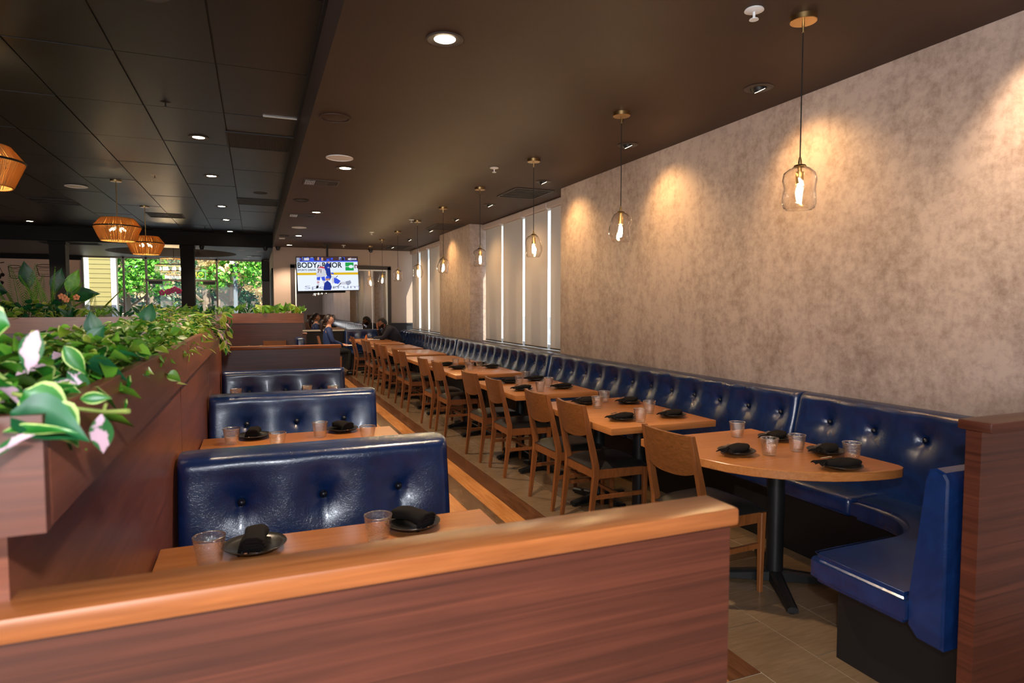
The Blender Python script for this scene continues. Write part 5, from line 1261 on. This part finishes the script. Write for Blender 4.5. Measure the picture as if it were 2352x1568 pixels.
def head_bm(c, f, tilt=0.0, s=1.0):
    """head with nose, chin and brow; c centre, f facing angle about z, tilt forward"""
    t = bmesh.new(); bmesh.ops.create_uvsphere(t, u_segments=32, v_segments=22, radius=1)
    for v in t.verts:
        x, y, z = v.co
        k = 1-.30*max(0, -z)**1.3
        X = x*.098*(1 if x < 0 else (1-.10*max(0, z-.2))); Y = y*.076*k; Z = z*.118
        if x > 0: X += .022*math.exp(-(y/.16)**2-((z+.12)/.20)**2) + .006*math.exp(-(y/.35)**2-((z-.22)/.12)**2) - .008*math.exp(-((abs(y)-.34)/.14)**2-((z-.05)/.10)**2) + .008*math.exp(-(y/.3)**2-((z+.80)/.2)**2)+.006*math.exp(-(y/.25)**2-((z+.45)/.07)**2)
        if z < -.3 and x < .2: X += .03*(-z-.3)*(1 if x < 0 else 1)
        v.co = (X, Y, Z)
    return t, Matrix.Translation(c) @ Matrix.Rotation(f, 4, 'Z') @ Matrix.Rotation(tilt, 4, 'Y') @ Matrix.Scale(s, 4)
def hand(b, wrist, d, palm_n, curl=.5, side=1):
    """palm and five fingers as skinned chains rooted in the palm"""
    d = Vector(d).normalized(); n_ = Vector(palm_n).normalized(); s = d.cross(n_).normalized()*side; w_ = Vector(wrist)
    nodes = [(tuple(w_), .024), (tuple(w_+d*.04), (.034, .016)), (tuple(w_+d*.08), (.036, .015))]; merge(b, skinmesh(nodes, [(0, 1), (1, 2)], 2))
    for k, (off, L) in enumerate(((-.028, .062), (-.010, .076), (.010, .082), (.028, .074))):
        p = w_+d*.075+s*off; nd = []; dd = d.copy(); nd.append((tuple(p), .0095))
        for j in range(3): p = p+dd*L/3; dd = (dd+n_*curl*.6).normalized(); nd.append((tuple(p), .0088-.001*j))
        merge(b, skinmesh(nd, [(0, 1), (1, 2), (2, 3)], 1))
    p = w_+d*.03+s*.03; nd = [(tuple(p), .011)]; dd = (d+s*.9+n_*.3).normalized()
    for j in range(2): p = p+dd*.032; dd = (dd+d*.5).normalized(); nd.append((tuple(p), .010-.001*j))
    merge(b, skinmesh(nd, [(0, 1), (1, 2)], 1))
def person(loc, label, J, skin, shirt, pants, hairm, hf, htilt, woman):
    t = thing('person', loc, label, 'person')
    b = skinmesh([(J[k], r) for k, r in J['body']], J['edges'], 2)
    hb, hm = head_bm(J['head'], hf, htilt); merge(b, hb, hm)
    for (wr, d, pn, cu, sd) in J['hands']: hand(b, wr, d, pn, cu, sd)
    # ears
    for s in (-1, 1): tmp = bmesh.new(); ball(tmp, (-.005, s*.076, -.005), .026, 10, (.55, .35, 1)); merge(b, tmp, hm)
    body = mk('body', b, skin, t, smooth='all')
    b = bmesh.new()
    for s in (-1, 1): tmp = bmesh.new(); ball(tmp, (.088, s*.030, .006), .011, 8, (.7, 1.2, .6)); merge(b, tmp, hm)
    mk('eyes', b, hairm, t, smooth='all')
    b = bmesh.new(); tmp = bmesh.new(); ball(tmp, (.092, 0, -.053), .018, 8, (.5, 1.1, .32)); merge(b, tmp, hm); mk('mouth', b, mat('lips', rgb(140, 70, 64), .5), t, smooth='all')
    b = skinmesh([(J[k], r) for k, r in J['shirt']], J['shirt_e'], 2); mk('shirt', b, shirt, t, smooth='all')
    b = skinmesh([(J[k], r) for k, r in J['pants']], J['pants_e'], 2); mk('trousers', b, pants, t, smooth='all')
    b = bmesh.new()
    for q in J['shoes']: ball(b, q, .05, 12, (2.2, .85, .8))
    mk('shoes', b, 'black_laminate', t, smooth='all')
    # hair shell: the skull above the hairline
    h = bmesh.new(); bmesh.ops.create_uvsphere(h, u_segments=32, v_segments=22, radius=1)
    kill = [v for v in h.verts if (v.co.x > .30 and v.co.z < (.52 if woman else .45)) or (v.co.z < -.35 and v.co.x > -.2) or v.co.z < -.62 or (v.co.x > .02 and v.co.z < .05)]
    bmesh.ops.delete(h, geom=kill, context='VERTS')
    for v in h.verts: x, y, z = v.co; v.co = (x*.108-.002, y*.084, z*.127+.003)
    b = bmesh.new(); merge(b, h, hm)
    if woman: b2 = skinmesh([(tuple(hm @ Vector(p)), r) for p, r in (((-.085, 0, .0), .035), ((-.135, 0, -.03), .04), ((-.16, 0, -.11), .042), ((-.155, 0, -.20), .036), ((-.14, 0, -.27), .02))], [(0, 1), (1, 2), (2, 3), (3, 4)], 2); merge(b, b2)
    mk('hair', b, hairm, t, smooth='all')
    if not woman:
        h = bmesh.new(); bmesh.ops.create_uvsphere(h, u_segments=32, v_segments=22, radius=1)
        kill = [v for v in h.verts if not (v.co.z < -.12 and v.co.x > -.12 and v.co.z < -.12-.55*max(0, v.co.x-.55)) or (v.co.x > .75 and abs(v.co.y) < .3 and v.co.z > -.6)]
        bmesh.ops.delete(h, geom=kill, context='VERTS')
        for v in h.verts: x, y, z = v.co; k = 1-.28*max(0, -z)**1.3; v.co = (x*.112+.004, y*.082*k, z*.128)
        b = bmesh.new(); merge(b, h, hm); mk('beard', b, hairm, t, smooth='all')
    return t
skin1 = mat('skin_light', rgb(205, 150, 125), .5); skin2 = mat('skin_tan', rgb(150, 98, 72), .5)
hair1 = mat('dark_auburn_hair', rgb(36, 20, 20), .45, bump=.5, bscale=150); hair2 = mat('black_hair', rgb(14, 11, 11), .5, bump=.5, bscale=200)
# the woman sits upright on a chair facing the table
wx, wy = 1.50, 14.35
J = dict(head=(wx-.01, wy, 1.228), pel=(wx, wy, .53), waist=(wx-.02, wy, .70), chest=(wx-.03, wy, .90), neckb=(wx-.02, wy, 1.03), neck=(wx-.01, wy, 1.10), skull=(wx-.01, wy, 1.18),
    shl=(wx-.03, wy+.15, .99), shr=(wx-.03, wy-.15, .99), ell=(wx+.05, wy+.20, .76), elr=(wx+.05, wy-.20, .76), wrl=(wx+.27, wy+.08, .68), wrr=(wx+.27, wy-.10, .665),
    hipl=(wx+.04, wy+.09, .52), hipr=(wx+.04, wy-.09, .52), knl=(wx+.42, wy+.10, .54), knr=(wx+.42, wy-.10, .54), anl=(wx+.42, wy+.10, .10), anr=(wx+.40, wy-.10, .10))
J['body'] = [('pel', .10), ('waist', .09), ('chest', .10), ('neckb', .06), ('neck', .048), ('skull', .05), ('shl', .05), ('ell', .035), ('wrl', .024), ('shr', .05), ('elr', .035), ('wrr', .024), ('hipl', .07), ('knl', .05), ('anl', .035), ('hipr', .07), ('knr', .05), ('anr', .035)]
J['edges'] = [(0, 1), (1, 2), (2, 3), (3, 4), (4, 5), (3, 6), (6, 7), (7, 8), (3, 9), (9, 10), (10, 11), (0, 12), (12, 13), (13, 14), (0, 15), (15, 16), (16, 17)]
J['shirt'] = [('pel', (.13, .12)), ('waist', (.11, .12)), ('chest', (.115, .13)), ('neckb', .07), ('shl', .064), ('ell', .050), ('wrl', .036), ('shr', .064), ('elr', .050), ('wrr', .036), ('neck', .058)]
J['shirt_e'] = [(0, 1), (1, 2), (2, 3), (3, 4), (4, 5), (5, 6), (3, 7), (7, 8), (8, 9), (3, 10)]
J['pants'] = [('pel', .125), ('hipl', .09), ('knl', .066), ('anl', .05), ('hipr', .09), ('knr', .066), ('anr', .05)]; J['pants_e'] = [(0, 1), (1, 2), (2, 3), (0, 4), (4, 5), (5, 6)]
J['shoes'] = [(wx+.47, wy+.10, .045), (wx+.45, wy-.10, .045)]; J['hands'] = [(J['wrl'], (1, -.2, -.05), (0, 0, -1), .35, 1), (J['wrr'], (1, .2, -.05), (0, 0, -1), .35, -1)]
person((wx, wy, 0), 'woman with a dark ponytail in a blue shirt sitting upright on a chair', J, skin1, mat('blue_shirt', rgb(26, 50, 100), .7, bump=.4, bscale=30), mat('black_trousers', rgb(14, 13, 15), .8), hair1, .0, .0, True)
b = bx(wx+.33, wx+.56, wy-.16, wy+.14, .655, .663, bev=.001); tag(mk('menu_sheet', b, mat('paper', rgb(215, 205, 195), .6), origin=(wx+.45, wy, .655)), 'white menu sheet held low by the woman in blue', 'menu')
# the man leans over the table from the bench, hand at his face
mx_, my_ = 3.10, 14.8
J = dict(head=(2.745, my_, 1.135), pel=(mx_, my_, .56), waist=(mx_-.03, my_, .72), chest=(mx_-.13, my_, .90), neckb=(mx_-.25, my_, 1.01), neck=(mx_-.30, my_, 1.05), skull=(mx_-.33, my_, 1.10),
    shl=(mx_-.23, my_-.19, .97), shr=(mx_-.23, my_+.19, .97), ell=(mx_-.38, my_-.22, .79), elr=(mx_-.36, my_+.24, .80), wrl=(mx_-.60, my_-.12, .785), wrr=(mx_-.46, my_+.03, 1.0),
    hipl=(mx_-.05, my_-.10, .54), hipr=(mx_-.05, my_+.10, .54), knl=(mx_-.45, my_-.12, .55), knr=(mx_-.45, my_+.12, .55), anl=(mx_-.42, my_-.12, .10), anr=(mx_-.44, my_+.12, .10))
J['body'] = [('pel', .12), ('waist', .12), ('chest', .13), ('neckb', .08), ('neck', .06), ('skull', .055), ('shl', .065), ('ell', .045), ('wrl', .03), ('shr', .065), ('elr', .045), ('wrr', .03), ('hipl', .085), ('knl', .06), ('anl', .04), ('hipr', .085), ('knr', .06), ('anr', .04)]
J['edges'] = [(0, 1), (1, 2), (2, 3), (3, 4), (4, 5), (3, 6), (6, 7), (7, 8), (3, 9), (9, 10), (10, 11), (0, 12), (12, 13), (13, 14), (0, 15), (15, 16), (16, 17)]
J['shirt'] = [('pel', (.15, .17)), ('waist', (.145, .165)), ('chest', (.15, .18)), ('neckb', .10), ('shl', .085), ('ell', .064), ('wrl', .042), ('shr', .085), ('elr', .064), ('wrr', .042), ('neck', .07)]
J['shirt_e'] = [(0, 1), (1, 2), (2, 3), (3, 4), (4, 5), (5, 6), (3, 7), (7, 8), (8, 9), (3, 10)]
J['pants'] = [('pel', .14), ('hipl', .10), ('knl', .075), ('anl', .055), ('hipr', .10), ('knr', .075), ('anr', .055)]; J['pants_e'] = [(0, 1), (1, 2), (2, 3), (0, 4), (4, 5), (5, 6)]
J['shoes'] = [(mx_-.48, my_-.12, .045), (mx_-.50, my_+.12, .045)]; J['hands'] = [(J['wrl'], (-1, .2, -.08), (0, 0, -1), .3, 1), (J['wrr'], (-.2, -.1, 1), (1, .2, 0), .5, 1)]
person((mx_, my_, 0), 'bearded man in a charcoal shirt leaning on the table, hand at his face', J, skin2, mat('charcoal_shirt', rgb(34, 32, 44), .8, bump=.4, bscale=30), mat('dark_jeans', rgb(16, 17, 24), .8), hair2, PI, .42, False)
t = thing('open_book', (2.5, 14.62, .751), 'open white book lying on the table before the bearded man', 'book')
mk('cover', bx(2.36, 2.64, 14.50, 14.74, .751, .757), mat('maroon_cover', rgb(90, 40, 36), .5), t); mk('pages', bx(2.37, 2.495, 14.505, 14.735, .757, .772, bev=.004), mat('pages', rgb(225, 215, 205), .7), t); mk('pages', bx(2.505, 2.63, 14.505, 14.735, .757, .768, bev=.004), 'white_plastic', t)
t = thing('table_card', (2.42, 15.1, .751), 'small orange tent card on the table beyond the open book', 'card')
b = bmesh.new(); v_ = [(2.38, 15.08, .751), (2.46, 15.08, .751), (2.42, 15.09, .86), (2.38, 15.14, .751), (2.46, 15.14, .751), (2.42, 15.13, .86)]; vv = [b.verts.new(p) for p in v_]
for f_ in ((0, 1, 2), (3, 5, 4), (0, 2, 5, 3), (1, 4, 5, 2), (0, 3, 4, 1)): b.faces.new([vv[i] for i in f_])
mk('card_body', b, mat('orange_card', rgb(220, 130, 60), .5), t)

# ---------------------------------------------------------------- outside the entrance
tag(mk('ground_outside', bx(-40, 40, 20.9, 90, -.2, -.02), mat('asphalt', rgb(120, 120, 124), .8, var=.1, bscale=2)), kind='structure')
tag(mk('ground_side', bx(4.0, 14, -10, 20.9, -.2, -.02), mat('pavement', rgb(170, 168, 162), .8)), kind='structure')
t = thing('building_wing', (-5.5, 24, 0), 'yellow horizontally sided building wing seen through the left entrance glass', 'building')
b = bmesh.new()
for k in range(26): z = .14*k; bar(b, (-6.3, 22.52, z), (-6.3, 22.52, z+.14), .02, .02); box(b, -7.0, -3.97, 22.50, 22.85, z, z+.132); box(b, -7.0, -3.955, 22.49, 22.86, z, z+.04)
mk('siding', b, mat('yellow_siding', rgb(128, 120, 78), .7), t)
mk('corner_trim', box(bx(-4.05, -3.93, 22.47, 22.60, 0, 3.7), -4.75, -4.62, 22.47, 22.50, 0, 3.7), 'white_metal', t)
mk('wall_end', bx(-3.97, -3.93, 22.62, 22.86, 0, 3.7), 'grey_metal', t)
def lf_tree(name, col, col2, rough=.6):
    return leaf_mat(name, col, col2, (0, 0, 0, 1), 'plain')
M['t_green'] = lf_tree('tree_leaf', rgb(50, 130, 40), rgb(120, 180, 60)); M['t_blossom'] = lf_tree('blossom_leaf', rgb(225, 190, 130), rgb(250, 225, 180)); M['t_dark'] = lf_tree('dark_tree_leaf', rgb(40, 80, 60), rgb(80, 120, 90)); M['t_dry'] = lf_tree('grey_tree_leaf', rgb(150, 130, 110), rgb(200, 180, 150))
def tree(x, y, h, r, label, mats, n=2600, ls=(.12, .22), tr=.14, group='trees outside the entrance', zc=None, seed=1):
    t = thing('tree', (x, y, -.02), label, 'tree', group); rr = random.Random(seed)
    b = bmesh.new(); tube(b, [(x, y, -.02), (x+.1, y, h*.3), (x-.05, y, h*.6), (x, y, h*.85)], [tr, tr*.8, tr*.5, tr*.2], 8)
    for k in range(7):
        a = rr.uniform(0, 2*PI); z0 = h*rr.uniform(.25, .6); tube(b, [(x, y, z0), (x+r*.4*math.cos(a), y+r*.4*math.sin(a), z0+r*.3), (x+r*.75*math.cos(a), y+r*.75*math.sin(a), z0+r*.7)], [tr*.4, tr*.25, tr*.1], 6)
    mk('trunk', b, mat('bark', rgb(110, 96, 84), .9), t, smooth=True)
    cl = [(Vector((rr.uniform(-1, 1)*r*.75, rr.uniform(-1, 1)*r*.75, rr.uniform(-.8, .8)*r*.8)), rr.uniform(.25, .42)*r, rr.choices(range(len(mats)), [m[1] for m in mats])[0]) for _ in range(34)]
    V = []; Fc = []; mi = []; zc = zc or h*.62
    for k in range(n):
        c, cr, m_ = rr.choice(cl); d = Vector((rr.gauss(0, 1), rr.gauss(0, 1), rr.gauss(0, 1))).normalized(); p = Vector((x, y, zc))+c+d*cr*rr.uniform(.75, 1.05)
        if p.z < .6: continue
        s = rr.uniform(*ls); u = Vector((rr.gauss(0, 1), rr.gauss(0, 1), rr.gauss(0, .6))).normalized(); v = u.cross(d).normalized()*s*.35; u = u*s*.5; b0 = len(V)
        V += [tuple(p-u), tuple(p+v), tuple(p+u), tuple(p-v)]; Fc.append((b0, b0+1, b0+2, b0+3)); mi.append(m_)
    me = bpy.data.meshes.new('foliage'); off = wloc(t); me.from_pydata([tuple(Vector(q)-off) for q in V], [], Fc)
    for m_, _ in mats: me.materials.append(M[m_])
    for p, i in zip(me.polygons, mi): p.material_index = i
    o = bpy.data.objects.new('foliage', me); C.objects.link(o); o.parent = t; o['kind'] = 'stuff'
G_ = 't_green'; B_ = 't_blossom'
tree(-4.6, 28, 5.0, 1.5, 'green leafy tree left of the entrance doors outside', [(G_, .75), (B_, .25)], 5200, seed=2, zc=3.2)
tree(-2.2, 33, 6.0, 2.2, 'bushy dark tree framed by the entrance doors', [('t_dark', .7), (G_, .3)], 4200, seed=3, zc=3.9, tr=.25)
tree(-.9, 27, 5.2, 1.5, 'bright green tree right of the right black column outside', [(G_, .85), (B_, .15)], 5200, seed=4, zc=3.5, tr=.16)
tree(.9, 30, 5.4, 2.0, 'cream blossomed sunlit tree at the right end of the entrance windows', [(B_, .7), (G_, .3)], 5200, seed=5, zc=3.3)
tree(-5.4, 40, 7, 3.0, 'cream blossomed tree far behind the left entrance pane', [(B_, .6), ('t_dark', .4)], 3800, (.2, .32), seed=6, zc=4.8)
tree(1.9, 44, 8, 3.2, 'tall pale dry tree far behind the right entrance pane', [('t_dry', 1)], 3800, (.2, .3), seed=7, zc=5.2)
tree(-2.4, 48, 8, 4.0, 'tall dark tree in the far background outside', [('t_dark', 1)], 4200, (.25, .4), seed=8, zc=4.6)
tree(-9.5, 46, 8, 4.0, 'far dark tree behind the yellow wing', [('t_dark', .6), (B_, .4)], 3000, (.25, .4), seed=9, zc=4.6)
tree(6.0, 52, 8, 4.0, 'far right dark tree outside', [('t_dark', .7), (G_, .3)], 3000, (.25, .4), seed=10, zc=4.6)
t = thing('far_building', (-6, 56, 0), 'low pale building with a brown roof across the car park', 'building')
mk('walls', bx(-12, 3, 58, 64, 0, 2.6), mat('pale_stucco', rgb(74, 68, 66), .8), t)
b = bmesh.new(); vs = [b.verts.new(p) for p in ((-12.5, 57.5, 2.6), (3.5, 57.5, 2.6), (3.5, 64.5, 2.6), (-12.5, 64.5, 2.6), (-11, 61, 3.8), (2, 61, 3.8))]
for f_ in ((0, 1, 5, 4), (1, 2, 5), (2, 3, 4, 5), (3, 0, 4), (0, 3, 2, 1)): b.faces.new([vs[i] for i in f_])
mk('roof', b, mat('brown_roof', rgb(84, 48, 36), .8), t)
for k in range(6): mk('window', bx(-10.5+2.1*k, -9.5+2.1*k, 57.95, 58.01, .9, 1.9), 'black_metal', t)
t = thing('street_post', (-.66, 26, 0), 'grey square post outside between the bright trees', 'post')
mk('shaft', bx(-.74, -.60, 25.93, 26.07, -.02, 4.5, bev=.01), mat('grey_post', rgb(90, 100, 110), .5), t); mk('foot', bx(-.8, -.54, 25.87, 26.13, -.02, .12), 'black_metal', t)
def car(x, y, label, col):
    t = thing('parked_car', (x, y, -.02), label, 'car', 'parked cars outside')
    b = bmesh.new(); pr = [(-2.1, .25), (-2.1, .75), (-1.5, .85), (-1.0, 1.35), (.7, 1.38), (1.4, .92), (2.05, .82), (2.15, .3)]
    va = [b.verts.new((x+u, y-.85, v)) for u, v in pr]; vb = [b.verts.new((x+u, y+.85, v)) for u, v in pr]; b.faces.new(va); b.faces.new(vb)
    for i in range(8): j = (i+1) % 8; b.faces.new((va[i], va[j], vb[j], vb[i]))
    bmesh.ops.bevel(b, geom=list(b.edges), offset=.05, segments=2, affect='EDGES'); mk('body', b, mat('car_paint', col, .25, .3), t, smooth=True)
    b = bmesh.new(); vs = [b.verts.new((x+u, y-.865, v)) for u, v in ((-1.25, .9), (-.95, 1.28), (.6, 1.3), (1.1, .92))]; b.faces.new(vs); mk('side_window', b, 'button', t)
    for u in (-1.35, 1.35):
        b = bmesh.new(); tmp = bmesh.new(); lathe(tmp, [(0, -.1), (.33, -.1), (.35, 0), (.33, .1), (0, .1)], (0, 0, 0), 20); merge(b, tmp, Matrix.Translation((x+u, y-.8, .33)) @ Matrix.Rotation(PI/2, 4, 'X')); mk('wheel', b, 'black_metal', t, smooth=True)
car(-3.4, 38, 'blue parked car low outside the entrance doors', rgb(24, 44, 74)); car(.9, 40, 'white parked car low outside the right entrance pane', rgb(90, 94, 104)); car(-9.3, 39, 'dark parked car outside behind the yellow wing edge', rgb(60, 60, 66))
